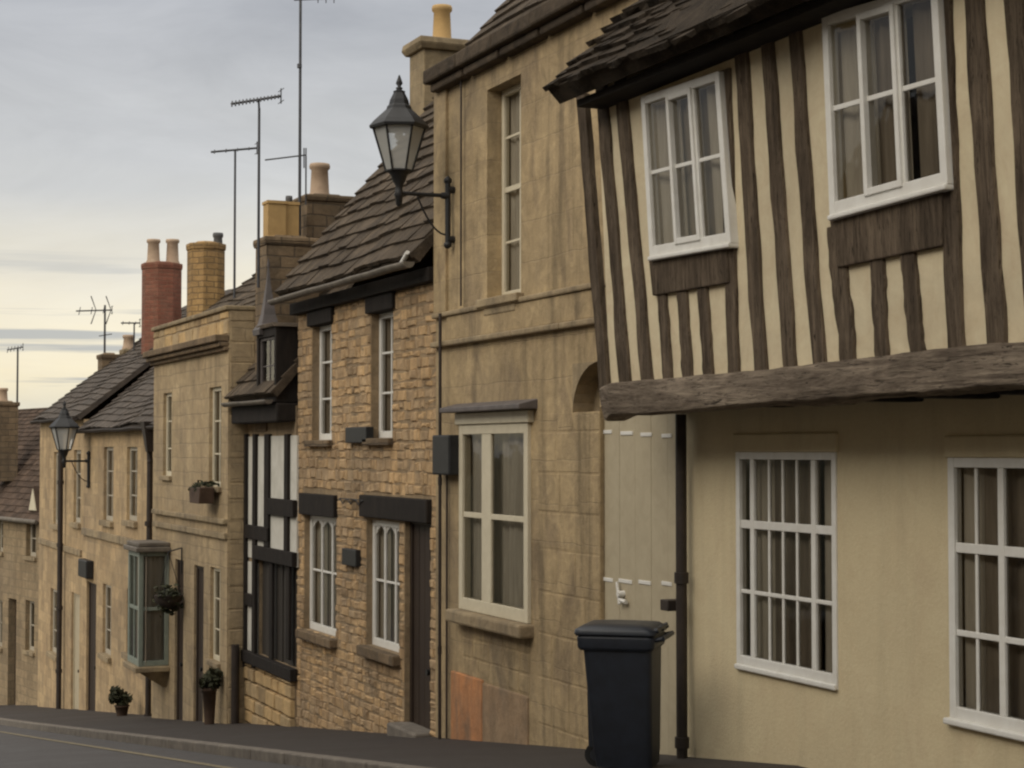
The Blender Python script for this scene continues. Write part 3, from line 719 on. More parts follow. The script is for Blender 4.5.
# cables and thin pipes on the wall
pc = F2.u(464, .01)
pipe(H2, [F2.P(pc, ZE2 - .05, .04), F2.P(pc, v_s1 + .02, .04)], .008, M['gutter_dark'], 'cable', False)
pc = F2.u(440, .09); pipe(H2, [F2.P(pc, v_s1 - .02, .09), F2.P(pc, -1.0, .09)], .014, M['gutter_dark'], 'thin_pipe')
pc = F2.u(448, .02); pipe(H2, [F2.P(pc, F2.uv(448, 475)[1], .03), F2.P(pc, -1.0, .03)], .009, M['gutter_dark'], 'cable', False)
mb = MB(); r_ = F2.rect(434, 451, 435, 475, .1); mb.box(F2, r_[0], r_[1], r_[2], r_[3], -.01, .12); bx = mb.build('alarm_box', M['black_iron'], H2, bevel=.015)

# ------------------------------------------------------------------ RUBBLE HOUSE (third)
F3 = Fr((5.62, 0, 0))
u30, u31 = F3.u(298), u20 - .004
H3 = thing('rubble_stone_cottage', (5.62, -u31, gz(-u31)), 'rough golden rubble stone cottage with steep stone slate roof and black lintels', 'house', 'houses along the right side of the street')
ZE3 = 3.2
o1 = F3.rect(312, 332, 322, 440); o2 = F3.rect(371, 393, 312, 438); o3 = F3.rect(305, 337, 516, 634); o4 = F3.rect(367, 400, 521, 650); o5 = (F3.u(405), F3.u(431), gz(16) - .6, F3.uv(418, 520)[1])
o1 = (*o1[:3], ZE3 - .12); o2 = (*o2[:3], ZE3 - .12)
hol = [o1, o2, o3, o4, o5]
mb = MB(); front_wall(mb, F3, u30, u31, -2.4, ZE3 - .08, hol); mb.build('wall', M['mortar'], H3)
mb = MB(); l1 = F3.rect(303, 338, 494, 516); l2 = F3.rect(364, 432, 497, 520)
stones(mb, F3, u30, u31, -1.75, ZE3 - .1, hol + [l1, l2], (.07, .118), (.08, .25), (.003, .017), .009, jit=.024)
for h in hol:                            # reveal faces get stones too
    side = Fr(F3.P(h[0] + .002, 0, 0), F3.N * -1)
stones_obj = mb.build('rubble_facing', M['rubble'], H3)
def lintel(r_, pr=.05):
    mb = MB(); mb.box(F3, r_[0], r_[1], r_[2], r_[3], -.2, pr); return mb.build('lintel', M['black_timber'], H3, bevel=.012)
lintel(l1); lintel(l2, .055)
for o in (o1, o2): lintel((o[0] - .08, o[1] + .08, ZE3 - .26, ZE3 - .1), .045)
for o, c in ((o1, 0), (o2, 1)):
    window(H3, F3, (o[0] + .0, o[1], o[2], ZE3 - .26), -.08, mulls=(.5,), trans=(.36, .68), fw=.055, bw=.022, curtain=[(0, 1, 0, 'curtain_dim')], mat=M['white_paint'])
    mb = MB(); mb.box(F3, o[0] - .08, o[1] + .05, o[2] - .07, o[2] - .002, -.14, .07); mb.build('window_sill', M['stack'], H3, bevel=.01)
for o, s in ((o3, (.035, .04)), (o4, (.04, .04))):
    window(H3, F3, o, -.06, mulls=((.36, .03), (.68, .03)), trans=(.52,), fw=.06, bw=.024, curtain=[(.0, .3, 0, 'curtain'), (.36, 1, .0, 'curtain_dim')], arch=3)
    mb = MB(); mb.box(F3, o[0] - .05, o[1] + .05, o[2] - .1, o[2] - .002, -.14, .09); mb.build('window_sill', M['stack'], H3, bevel=.012)
door(H3, F3, o5, -.07, M['door_brown'])
mb = MB(); zz = gz(-o5[1]); mb.box(F3, o5[0] - .05, o5[1] + .02, zz - .3, zz + .035, -.08, .16); mb.build('doorstep', M['kerb'], H3, bevel=.02)
for r_, p_ in ((F3.rect(346, 367, 427, 443, .06), .07), (F3.rect(342, 356, 549, 566, .06), .06)):
    mb = MB(); mb.box(F3, r_[0], r_[1], r_[2], r_[3], -.01, p_); mb.build('wall_plaque', M['black_iron'], H3, bevel=.01)
# curly iron between the lintels
mb = MB(); a0, va_ = F3.uv(339, 501, .06); a1, vb_ = F3.uv(363, 503, .06); pts = []
for i in range(60):
    t = i / 59; k = t * 6 * math.pi; pts.append(F3.P(a0 + (a1 - a0) * t + .02 * math.sin(k), (va_ + vb_) / 2 + .022 * math.cos(k), .06))
mb.tube(pts, .006, 6); mb.tube([F3.P(a0, va_ + .028, .05), F3.P(a1, va_ + .028, .05)], .006, 6); mb.build('iron_scroll', M['black_iron'], H3)
# black eaves strip, gutter, roof
mb = MB(); mb.box(F3, u30 - .06, u31 - .02, ZE3 - .10, ZE3 + .03, -.1, .09, .5); mb.build('eaves_strip', M['black_timber'], H3, bevel=.01)
XE3 = 5.38
gutter(H3, -u31 + .02, -u30 + .12, XE3 - .03, ZE3 + .07, .055, M['gutter_grey'], 0)
mb = MB()
e0 = Vector((XE3, -u31 + .03, ZE3 + .08)); mb.cyl(e0 + Vector((-.03, .02, .07)), e0 + Vector((-.03, .2, -.02)), .022, .022, 10); mb.build('gutter_outlet', M['white_paint'], H3)
roof(H3, -u31 + .01, -u30 + .08, XE3, ZE3 + .1, 51, 2.75, M['slate'], ch=.2, sw=(.2, .42), th=.034, rag=.018)
shell(H3, -u31, -u30, 5.62, 2.5, ZE3, 51, -2.4, M['mortar'])

# ------------------------------------------------------------------ BLACK TIMBERED HOUSE (fourth)
F5 = Fr((5.35, 0, 0)); F4 = Fr((5.6, 0, 0))
y3b1 = -F5.u(228) - .01; y3b0 = -u30 + .01
H4 = thing('narrow_black_timbered_house', (5.6, y3b0, gz(y3b0)), 'narrow black and white timbered house with lead spired dormer above dark boards', 'house', 'houses along the right side of the street')
ZE4 = F4.uv(260, 415, .3)[1]
u40, u41 = -y3b1, -y3b0
wd4 = F4.rect(259, 297, 563, 662)
mb = MB(); front_wall(mb, F4, u40, u41, -3.0, ZE4 + .1, [wd4]); mb.build('wall', M['mortar'], H4)
mb = MB(); vpl = F4.uv(270, 671)[1]; stones(mb, F4, u40, u41, -2.6, vpl, [], (.12, .2), (.2, .42), (.03, .06), .014); mb.build('plinth', M['rubble_pale'], H4)
mb = MB(); uq = F4.u(247); stones(mb, F4, u40, uq, vpl, ZE4 - .05, [], (.2, .34), (.3, .5), (.01, .03), .01); mb.build('quoin', M['ashlar_far'], H4)
mb = MB(); mb.box(F4, uq, u41, vpl + .02, ZE4 - .02, -.01, .012, .5)
# cut the infill round the boarded opening by building it as strips
mb = MB()
def pan(x0, x1, ya, yb): r_ = F4.rect(x0, x1, ya, yb); mb.box(F4, *r_, -.01, .012, .5)
pan(247, 298, 436, 562); pan(247, 259, 562, 664)
mb.build('infill_panel', M['whitewash'], H4)
def tim(x0, x1, ya, yb, w=.05, name='timber', mat='black_timber'):
    r_ = F4.rect(x0, x1, ya, yb); mb = MB(); mb.box(F4, *r_, -.005, w); return mb.build(name, M[mat], H4, bevel=.008)
for a in ((246, 249.5, 434, 668, .055), (256.2, 259, 434, 668), (267.5, 272, 434, 562, .045), (288, 291.5, 434, 562), (249.5, 272, 526, 540, .058), (272, 298, 499, 516, .06), (259, 298, 549, 563, .065), (249.5, 257, 594, 606, .058), (246, 298, 659, 671, .08)):
    tim(*a)
# boarded shopfront: dark boards with posts
mb = MB(); n = 7; u0, u1, v0, v1 = wd4
for i in range(n): mb.box(F4, u0 + (u1 - u0) * i / n + .004, u0 + (u1 - u0) * (i + 1) / n - .004, v0, v1, -.08, -.05 + .012 * (i % 2))
mb.build('dark_boarding', M['boards_dark'], H4, bevel=.003)
for x in (272, 289): tim(x, x + 3, 563, 660, .03, 'post')
# overhanging eaves with gutter
XE4 = 5.30
F4e = Fr((XE4 + .08, 0, 0)); mb = MB(); mb.box(F4e, u40 + .02, u41 - .02, ZE4 - .08, ZE4 + .13, -.3, 0, .5); mb.build('eaves_box', M['black_timber'], H4, bevel=.02)
gutter(H4, y3b0 + .05, y3b1 - .02, XE4, ZE4 + .17, .05, M['gutter_grey'])
mb = MB()
a4 = R(50)
roof(H4, y3b0 + .01, y3b1 - .01, XE4 + .02, ZE4 + .2, 50, 2.9, M['slate'], ch=.2)
shell(H4, y3b0, y3b1, 5.6, 2.55, ZE4, 50, -3.0, M['mortar'])
# dormer with lead spire
yd = 20.7; cx = W(277, 360, yd).x; FD = Fr((5.38, 0, 0))
ud0, ud1 = FD.u(256), u40 + (u41 - u40) * .97 ; vd0, vd1 = FD.uv(277, 402)[1], FD.uv(277, 326)[1]
mb = MB(); 
mb.box(FD, ud0, ud0 + .07, vd0, vd1, -1.0, 0); mb.box(FD, ud1 - .07, ud1, vd0, vd1, -1.0, 0); mb.box(FD, ud0 + .07, ud1 - .07, vd1 - .1, vd1, -1.0, -.002); mb.box(FD, ud0 + .07, ud1 - .07, vd0, vd0 + .1, -1, -.002)
mb.box(FD, ud0 + .07, ud1 - .07, vd0 + .1, vd1 - .1, -1.0, -.5)
dm = mb.build('dormer', M['black_timber'], H4, bevel=.008)
window(H4, FD, (ud0 + .07, ud1 - .07, vd0 + .1, vd1 - .1), -.03, mulls=(.5,), trans=(.5,), fw=.03, bw=.015, mat=M['lead'], name='dormer_window')
tp = W(263.5, 266, -FD.u(264)); cz = vd1
mb = MB(); c0 = FD.P(FD.u(259), cz + .0, -.1)
mb.lathe(c0, [(.2, -.06), (.21, .0), (.14, .07), (.10, .18), (.065, .36), (.03, .55), (.012, tp.z - cz), (.002, tp.z - cz + .02)], 4, R(45), False)
mb.lathe(c0 + Vector((0, 0, tp.z - cz)), [(.01, 0), (.02, .03), (.004, .12)], 8)
mb.build('lead_spire', M['lead'], H4)
mb = MB(); m_ = (ud0 + ud1) / 2; pr = [(ud0 - .04, vd1 + .0), (ud1 + .04, vd1 + .0), (ud1 - .06, vd1 + .05), (ud0 + .12, vd1 + .05)]
mb.prism(FD, pr, -1.2, .03); mb.build('dormer_roof', M['slate'], H4, bevel=.01)

# ------------------------------------------------------------------ PARAPET HOUSE (fifth)
F5 = Fr((5.35, 0, 0))
u50, u51 = F5.u(153.5), F5.u(228)
H5 = thing('parapet_stone_house', (5.35, -u51, gz(-u51)), 'pale stone house with block parapet, heavy cornice and green bay window', 'house', 'houses along the right side of the street')
vpar = F5.uv(190, 317)[1]; vcor = F5.uv(190, 345)[1]
h5 = [F5.rect(163, 171.5, 393, 476), F5.rect(209, 221, 387, 487), F5.rect(176, 184.5, 560, 706), F5.rect(195, 204.5, 566, 708), F5.rect(211, 221, 568, 662)]
h5[2] = (*h5[2][:2], gz(-h5[2][0]) - .5, h5[2][3]); h5[3] = (*h5[3][:2], gz(-h5[3][0]) - .5, h5[3][3])
mb = MB(); front_wall(mb, F5, u50, u51, -3.6, vpar - .06, h5, .5); mb.build('wall', M['ashlar_far'], H5)
mb = MB(); stones(mb, F5, u50, u51, vcor + .02, vpar - .06, [], (.17, .22), (.3, .5), (.008, .02), .012); mb.build('parapet', M['rubble_pale'], H5)
mb = MB(); mb.box(F5, u50, u51 + .02, vpar - .058, vpar, -.5, .05, .5); mb.build('coping', M['stack_pale'], H5, bevel=.015)
mb = MB(); mb.box(F5, u50, u51, vcor - .07, vcor + .015, -.02, .17); mb.box(F5, u50, u51, vcor - .13, vcor - .072, -.02, .12); mb.box(F5, u50, u51, vcor - .18, vcor - .132, -.02, .06)
mb.build('cornice', M['stack'], H5, bevel=.012)
band(F5, 0, 514, 519, .06, 'string_course', M['ashlar_trim'], H5, 156, 228); band(F5, 0, 527, 533, .05, 'string_course', M['ashlar_trim'], H5, 156, 228)
for i, r_ in enumerate(h5):
    if i in (0, 1, 4):
        window(H5, F5, r_, -.045, mulls=(.5,), trans=(.33, .66), fw=.05, bw=.02, curtain=[(0, 1, 0, 'curtain_dim')], mat=M['cream_paint'], sill=(.06, .05, .05, 'ashlar_trim'))
    else: door(H5, F5, r_, -.05, M['door_brown'])
# return wall that faces up the street
FR5 = Fr((5.35, -u51, 0), (1, 0, 0))
mb = MB(); stones(mb, FR5, .01, .62, -2.6, vpar - .06, [], (.2, .34), (.26, .34), (.003, .01), .006); mb.build('return_quoins', M['ashlar_far'], H5)
pp = F5.u(231) ; pipe(H5, [Vector((5.44, -u51 - .06, F5.uv(231, 646)[1])), Vector((5.44, -u51 - .06, -2.6))], .05, M['gutter_dark'])
roof(H5, -u51 + .05, -u50, 5.62, vpar - .12, 37, 2.6, M['slate'], ch=.2)
shell(H5, -u51, -u50, 5.35, 2.85, vpar - .2, 37, -3.6, M['ashlar_far'])
# green bay window
by1, by0 = 25.5, 24.72; bx0 = 4.93; bz0, bz1 = W(160, 666, 24.7).z, W(160, 552, 24.7).z
FB = Fr((bx0, 0, 0)); FBs = Fr((bx0, by0, 0), (1, 0.06, 0)); sw_ = .42
window(H5, FB, (-by1, -by0, bz0, bz1), 0, mulls=((.5, .03),), trans=((.5, .05),), fw=.07, mat=M['green_paint'], name='bay_window', curtain=[(0, 1, 0, 'curtain_dim')])
window(H5, FBs, (0.005, sw_, bz0, bz1), -.001, trans=((.5, .05),), fw=.06, mat=M['green_paint'], name='bay_window', curtain=[(0, 1, 0, 'curtain')])
FBt = Fr((bx0 + sw_, by1, 0), (-1, 0, 0))
window(H5, FBt, (0, sw_ - .005, bz0, bz1), -.001, trans=((.5, .05),), fw=.06, mat=M['green_paint'], name='bay_window')
mb = MB(); fb = Fr((bx0, 0, 0)); mb.box(fb, -by1 - .06, -by0 + .08, bz1 + .002, bz1 + .07, -.42, .06); mb.box(fb, -by1 - .03, -by0 + .04, bz1 + .072, bz1 + .13, -.42, .02); mb.build('bay_roof', M['gutter_grey'], H5, bevel=.015)
mb = MB(); mb.box(fb, -by1 - .05, -by0 + .07, bz0 - .08, bz0 - .002, -.42, .06); mb.build('bay_sill', M['ashlar_trim'], H5, bevel=.015)
mb = MB(); mb.hexa([fb.P(-by1 + .2, bz0 - .32, -.42), fb.P(-by0 - .2, bz0 - .32, -.42), fb.P(-by0 - .2, bz0 - .32, -.38), fb.P(-by1 + .2, bz0 - .32, -.38)],
                   [fb.P(-by1, bz0 - .082, -.42), fb.P(-by0, bz0 - .082, -.42), fb.P(-by0, bz0 - .082, -.02), fb.P(-by1, bz0 - .082, -.02)]); mb.build('bay_corbel', M['ashlar_trim'], H5)

# ------------------------------------------------------------------ TERRACE PAIR (sixth, seventh)
F6 = Fr((5.6, 0, 0))
uA0, uA1 = F6.u(84), F6.u(153) - .0
H6 = thing('slate_roofed_cottage', (5.6, -uA1, gz(-uA1)), 'warm stone cottage with grey slate roof and drainpipe, just beyond the bay window', 'house', 'houses along the right side of the street')
uA1 = u50 - .004
ZE6 = 1.93
g6 = [F6.rect(104, 113.5, 447, 521), F6.rect(127, 137.5, 447, 521), F6.rect(104, 112.5, 585, 656), F6.rect(88, 97.5, 583, 705), F6.rect(128, 135, 590, 655)]
g6[3] = (*g6[3][:2], gz(-g6[3][0]) - .5, g6[3][3])
mb = MB(); front_wall(mb, F6, uA0, uA1, -4.2, ZE6 - .02, g6); mb.build('wall', M['render_warm'], H6)
for i, r_ in enumerate(g6):
    if i != 3: window(H6, F6, r_, -.05, mat=M['cream_dull'], mulls=(.5,), trans=(.34, .67), fw=.06, bw=.025, curtain=[(0, .5, 0, 'curtain_dim')], sill=(.09, .08, .07, 'ashlar_trim'))
    else: door(H6, F6, r_, -.06, M['door_brown'])
band(F6, 0, 535, 543, .05, 'string_course', M['ashlar_trim'], H6, 84.5, 151)
gutter(H6, -uA1, -uA0, 5.44, ZE6 + .02, .055, M['gutter_dark'])
pp = F6.u(150, .1); mb = None
pipe(H6, [F6.P(pp, ZE6 + .0, .12), F6.P(pp, ZE6 - .5, .1), F6.P(pp, -3.2, .1)], .045, M['gutter_dark'])
mb = MB(); a = F6.uv(150, 435, .12); mb.hexa([F6.P(a[0] - .07, a[1] - .25, .05), F6.P(a[0] + .07, a[1] - .25, .05), F6.P(a[0] + .07, a[1] - .25, .17), F6.P(a[0] - .07, a[1] - .25, .17)],
   [F6.P(a[0] - .13, a[1] + .2, .0), F6.P(a[0] + .13, a[1] + .2, .0), F6.P(a[0] + .13, a[1] + .2, .24), F6.P(a[0] - .13, a[1] + .2, .24)]); mb.build('rainwater_hopper', M['gutter_dark'], H6)
roof(H6, -uA1, -uA0 - .02, 5.46, ZE6 + .03, 40, 3.0, M['slate_grey'], ch=.15, sw=(.16, .28), th=.022)
shell(H6, -uA1, -uA0, 5.6, 2.85, ZE6, 38, -4.2, M['render_warm'])

H7 = thing('end_cottage', (5.6, -uA0, gz(-uA0)), 'end cottage of the stone row, behind the distant wall lantern, slates above its neighbour', 'house', 'houses along the right side of the street')
uB0, uB1 = F6.u(40), uA0 - .004; ZE7 = 2.18
g7 = [F6.rect(54, 62, 452, 525), F6.rect(74, 81, 450, 523), F6.rect(52, 60, 590, 655), F6.rect(73, 81, 594, 704)]
g7[3] = (*g7[3][:2], gz(-g7[3][0]) - .5, g7[3][3])
mb = MB(); front_wall(mb, F6, uB0, uB1, -5.0, ZE7 - .02, g7); mb.build('wall', M['render_warm'], H7)
for i, r_ in enumerate(g7):
    if i != 3: window(H7, F6, r_, -.05, mat=M['cream_dull'], mulls=(.5,), trans=(.34, .67), fw=.07, bw=.03, curtain=[(0, .5, 0, 'curtain')], sill=(.09, .08, .07, 'ashlar_trim'))
    else: door(H7, F6, r_, -.06, M['door_cream'])
band(F6, 0, 544, 550, .05, 'string_course', M['ashlar_trim'], H7, 41, 83)
gutter(H7, -uB1, -uB0, 5.44, ZE7 + .02, .055, M['gutter_dark'])
pp = F6.u(63, .06); pipe(H7, [F6.P(pp, ZE7, .1), F6.P(pp, gz(-pp), .1)], .05, M['gutter_dark'])
roof(H7, -uB1, -uB0 + .02, 5.46, ZE7 + .03, 38.5, 3.0, M['slate_grey'], ch=.15, sw=(.16, .28), th=.022)
shell(H7, -uB1, -uB0, 5.6, 2.85, ZE7, 38, -5, M['render_warm'])
mb = MB(); r_ = F6.rect(80, 88, 560, 578, .12); mb.box(F6, r_[0] - .0, r_[1], r_[2], r_[3], .0, .14); mb.build('alarm_box', M['black_iron'], H7, bevel=.02)

# far house where the street bends left
a8 = R(10); F8 = Fr((5.84, 40.0, 0), (math.sin(a8), -math.cos(a8), 0))
H8 = thing('distant_brown_roofed_house', (5.84, 40, gz(40)), 'distant lower house with brown tiled roof at the left edge of the view', 'house', 'houses along the right side of the street')
ZE8 = .05
g8 = [F8.rect(27, 37, 521, 557), F8.rect(27, 36, 601, 652), F8.rect(10, 18, 599, 692), F8.rect(-3, 4, 521, 552), F8.rect(-3, 4, 600, 648)]
g8[2] = (*g8[2][:2], gz(42) - .8, g8[2][3])
mb = MB(); front_wall(mb, F8, -8, 0.6, -6.5, ZE8, g8); mb.build('wall', M['render_far'], H8)
for i, r_ in enumerate(g8):
    if i != 2: window(H8, F8, r_, -.1, mat=M['cream_dull'], mulls=(.5,), trans=(.5,), fw=.07, bw=.03, curtain=[(0, .6, 0, 'curtain_dim')], sill=(.08, .06, .06, 'ashlar_trim'))
    else: door(H8, F8, r_, -.18, M['door_brown'])
# roof of the far house
ux = F8.U; nx = -F8.N; a = R(52); upd = nx * math.cos(a) + Vector((0, 0, math.sin(a))); nn = F8.N * math.sin(a) + Vector((0, 0, math.cos(a)))
mb = MB(); A = F8.P(-8, ZE8, .16); B = F8.P(.6, ZE8, .16); L = 3.3
mb.hexa([A - nn * .08, B - nn * .08, B + upd * L - nn * .08, A + upd * L - nn * .08], [A, B, B + upd * L, A + upd * L], .5)
slates(mb, A, B, upd, nn, L, .16, (.18, .3), .02, .01)
A2 = A + upd * L; B2 = B + upd * L; dn = nx * math.cos(a) - Vector((0, 0, math.sin(a)))
mb.hexa([A2 + dn * L - Vector((0, 0, .1)), B2 + dn * L - Vector((0, 0, .1)), B2 - Vector((0, 0, .1)), A2 - Vector((0, 0, .1))], [A2 + dn * L, B2 + dn * L, B2, A2], .5)
mb.build('roof', M['tile_brown'], H8)
for ua in (-7.98, .33):
    mb = MB(); pr = [(.33, -6.5), (4.0, -6.5), (4.0, ZE8), (2.0, ZE8 + 2.4), (.33, ZE8 + .3)]
    mb.hexa([F8.P(ua, v, -w) for w, v in pr], [F8.P(ua + .25, v, -w) for w, v in pr], .5); mb.build('gable_wall', M['render_far'], H8)
mb = MB(); mb.box(F8, -8, .6, -6.5, ZE8, -4.2, -4.0, .5); mb.build('back_wall', M['render_far'], H8)
mb = MB(); mb.tube([F8.P(-8, ZE8 + .0, .2), F8.P(.3, ZE8 + .0, .2)], .05, 8); mb.build('gutter', M['gutter_grey'], H8)
# little white gabled dormer head
mb = MB(); cu, cv = F8.uv(29, 514, .15); tu, tv = F8.uv(29, 486, .15)
mb.prism(F8, [(cu - .28, cv + .05), (cu + .28, cv + .05), (cu, tv)], -.9, .06); dmr = mb.build('dormer', M['tile_brown'], H8)
mb = MB(); mb.prism(F8, [(cu - .24, cv + .08), (cu + .24, cv + .08), (cu, tv - .06)], .062, .08); mb.build('gable_board', M['cream_paint'], dmr)

# ------------------------------------------------------------------ CHIMNEYS
def stack(parent, xl, xr, yt, yb, Y, mat, label, depth=.6, dx=.04, **kw):
    a, b = W(xl, (yt + yb) / 2, Y), W(xr, (yt + yb) / 2, Y); z1 = W((xl + xr) / 2, yt, Y).z; z0 = W((xl + xr) / 2, yb, Y).z
    # Y is the near face; the visible width is face width plus foreshortened side
    wx = (b.x - a.x) * .9; cx = (a.x + b.x) / 2 + dx
    return chimney(parent, cx, Y + depth / 2, z0 - 1.2, z1, wx, depth, mat, label=label, **kw), cx, Y + depth / 2, z1, wx
def px_w(x0, x1, y, Y): return (W(x1, y, Y) - W(x0, y, Y)).x
c, cx, cy, cz, wx = stack(H3, 407, 470, 38, 112, 19.75, M['stack_pale'], 'tall pale stack with single buff pot', depth=.5, cap=.08, caph=.14, dx=.17)
pot(c, W(442, 20, cy).x, cy, cz, .115, W(440, 6, cy).z - cz, M['pot_buff'])
c, cx, cy, cz, wx = stack(H4, 301, 352, 195, 262, 21.0, M['stack'], 'brown stone stack with pale pot', depth=.6, cap=.03, caph=.08)
pot(c, cx - .04, cy, cz, .12, W(320, 164, cy).z - cz, M['pot_pale'])
c, cx, cy, cz, wx = stack(H4, 260, 319, 237, 330, 20.6, M['stack'], 'wide dark stack with two square buff pots', depth=.5, cap=.03, caph=.1)
x1, x2 = W(274.5, 220, cy).x, W(291, 220, cy).x; hh = W(280, 202, cy).z - cz
pot(c, x1, cy, cz, .155, hh, M['pot_buff'], True); pot(c, x2 - .01, cy + .02, cz, .125, hh, M['pot_buff'], True)
pot(c, W(289, 200, cy + .22).x, cy + .22, cz, .04, hh + .11, M['pot_grey'])
c, cx, cy, cz, wx = stack(H5, 188, 228, 242, 300, 26.4, M['brick_buff'], 'buff brick octagonal stack with grey cowl', depth=.62, cap=.02, caph=.1, n=8)
pot(c, W(218, 240, cy).x, cy, cz - .1, .075, W(218, 233, cy).z - cz + .1, M['pot_grey'])
c, cx, cy, cz, wx = stack(H7, 142, 185, 262, 340, 34.3, M['brick_red'], 'red brick stack with two pale pots', depth=.75, cap=.02, caph=.12, n=8)
for x in (153.5, 172.5): pot(c, W(x, 250, cy).x, cy, cz, .125, W(x, 239.5, cy).z - cz, M['pot_pale'])
c, cx, cy, cz, wx = stack(H7, 99, 118, 354, 372, 38.0, M['stack'], 'low stone stack near the far gable', depth=.5, cap=.03)
c, cx, cy, cz, wx = stack(H7, 121, 136, 349, 366, 37.2, M['stack_pale'], 'small pale stack with stubby pot', depth=.4, cap=.02)
pot(c, cx, cy, cz, .12, W(128, 335, cy).z - cz, M['pot_pale'])
c, cx, cy, cz, wx = stack(H8, -12, 18, 402, 430, 43.5, M['stack'], 'brown stack at the left edge', depth=.6, cap=.04)
pot(c, W(3, 400, cy).x, cy, cz, .11, W(3, 388, cy).z - cz, M['pot_pale'])

# ------------------------------------------------------------------ TV AERIALS
def aerial(px, yt, yb, Y, label, boom=None, els=8, elh=.12, tilt=0.0, vertical=False, mr=.018, extra=None):
    p = W(px, yb, Y); t = W(px, yt, Y)
    root = thing('tv_aerial', p, label, 'tv aerial', 'television aerials on the rooftops')
    mb = MB(); base = Vector((p.x, p.y, p.z - .5)); top = Vector((p.x, p.y, t.z)); mb.cyl(base, top, mr, mr * .85, 8); mb.build('mast', M['grey_iron'], root)
    if boom:
        (x0, y0_), (x1, y1_) = boom; a = W(x0, y0_, Y); b = W(x1, y1_, Y); d = (b - a).normalized()
        side = Vector((0, 0, 1)) if vertical else Vector((0, 1, 0)).cross(d).cross(d).normalized() * -1
        if not vertical: side = (Vector((0, 1, 0)) - d * d.y).normalized()
        mb = MB(); mb.cyl(a, b, .015, .015, 8)
        c = a + (b - a) * ((px - x0) / (x1 - x0)); mb.cyl(c, Vector((p.x, p.y, t.z - .04)), .013, .013, 8); mb.build('boom', M['grey_iron'], root)
        mb = MB(); sd = (side + Vector((.3, 0, .75)) * (0 if vertical else 1)).normalized()
        for i in range(els):
            q = a.lerp(b, (i + .3) / els); h = elh * (1 - .35 * i / els); mb.cyl(q - sd * h, q + sd * h, .009, .009, 6)
        mb.build('elements', M['grey_iron'], root)
        mb = MB(); q = b; mb.cyl(q - Vector((0, .0, .09)), q + Vector((0, .0, .09)), .008, .008, 6); mb.cyl(q + Vector((0, -.12, .07)), q + Vector((0, .12, .07)), .005, .005, 6); mb.cyl(q + Vector((0, -.12, -.07)), q + Vector((0, .12, -.07)), .005, .005, 6)
        mb.build('reflector', M['grey_iron'], root)
    if extra: extra(root, Y)
    return root
def ex_a(root, Y):
    mb = MB(); a, b = W(265, 160, Y), W(306, 155, Y); mb.cyl(a, b, .009, .009, 6)
    mb.cyl(W(300, 156, Y), W(300, 172, Y), .01, .01, 6)
    for x in (304, 306): mb.cyl(W(x, 148, Y), W(x, 168, Y), .008, .008, 6)
    c = W(306, 156, Y); mb.cyl(c, Vector((c.x, c.y, W(306, 205, Y).z)), .01, .01, 6)
    mb.cyl(W(299.5, 64, Y), W(299.5, 68, Y), .03, .03, 8)
    mb.build('cross_boom', M['grey_iron'], root)
    mb = MB(); mb.cyl(W(294, 0, Y), W(340, -2, Y), .009, .009, 6)
    for x in (318, 326, 334): mb.cyl(W(x, -6, Y), W(x, 3, Y), .006, .006, 6)
    mb.build('top_boom', M['grey_iron'], root)
aerial(299.5, -14, 235, 20.9, 'tallest mast, running out of the top of the view beside the yellow square pots', extra=ex_a, mr=.02)
aerial(258.5, 108, 245, 20.5, 'aerial with long many toothed boom on the mast left of the square pots', boom=((231, 104), (281, 96)), els=14, elh=.07, tilt=.2)
aerial(234.5, 150, 275, 24.5, 'aerial on thin mast rising from the slates right of the buff brick stack', boom=((211, 152), (257, 148)), els=4, elh=.05)
def ex_d(root, Y):
    mb = MB()
    for x in (94, 109):
        mb.cyl(W(x - 3, 296, Y), W(x + 2, 310, Y), .012, .008, 6); mb.cyl(W(x + 2, 310, Y), W(x - 3, 324, Y), .008, .012, 6)
    mb.cyl(W(99, 336, Y), W(112, 334, Y), .01, .01, 6); mb.build('cross_elements', M['grey_iron'], root)
aerial(104.5, 305, 365, 38.3, 'small aerial with bent cross elements on the low stone stack', boom=((76, 311), (112, 310)), els=3, elh=.15, mr=.025, extra=ex_d)
aerial(134, 323, 352, 36.5, 'stubby low aerial beside the red brick stack', boom=((121, 323), (140, 323)), els=3, elh=.06)
aerial(17, 348, 425, 43.8, 'aerial at far left on the distant brown roof', boom=((7, 350), (23, 347)), els=5, elh=.12, mr=.025)

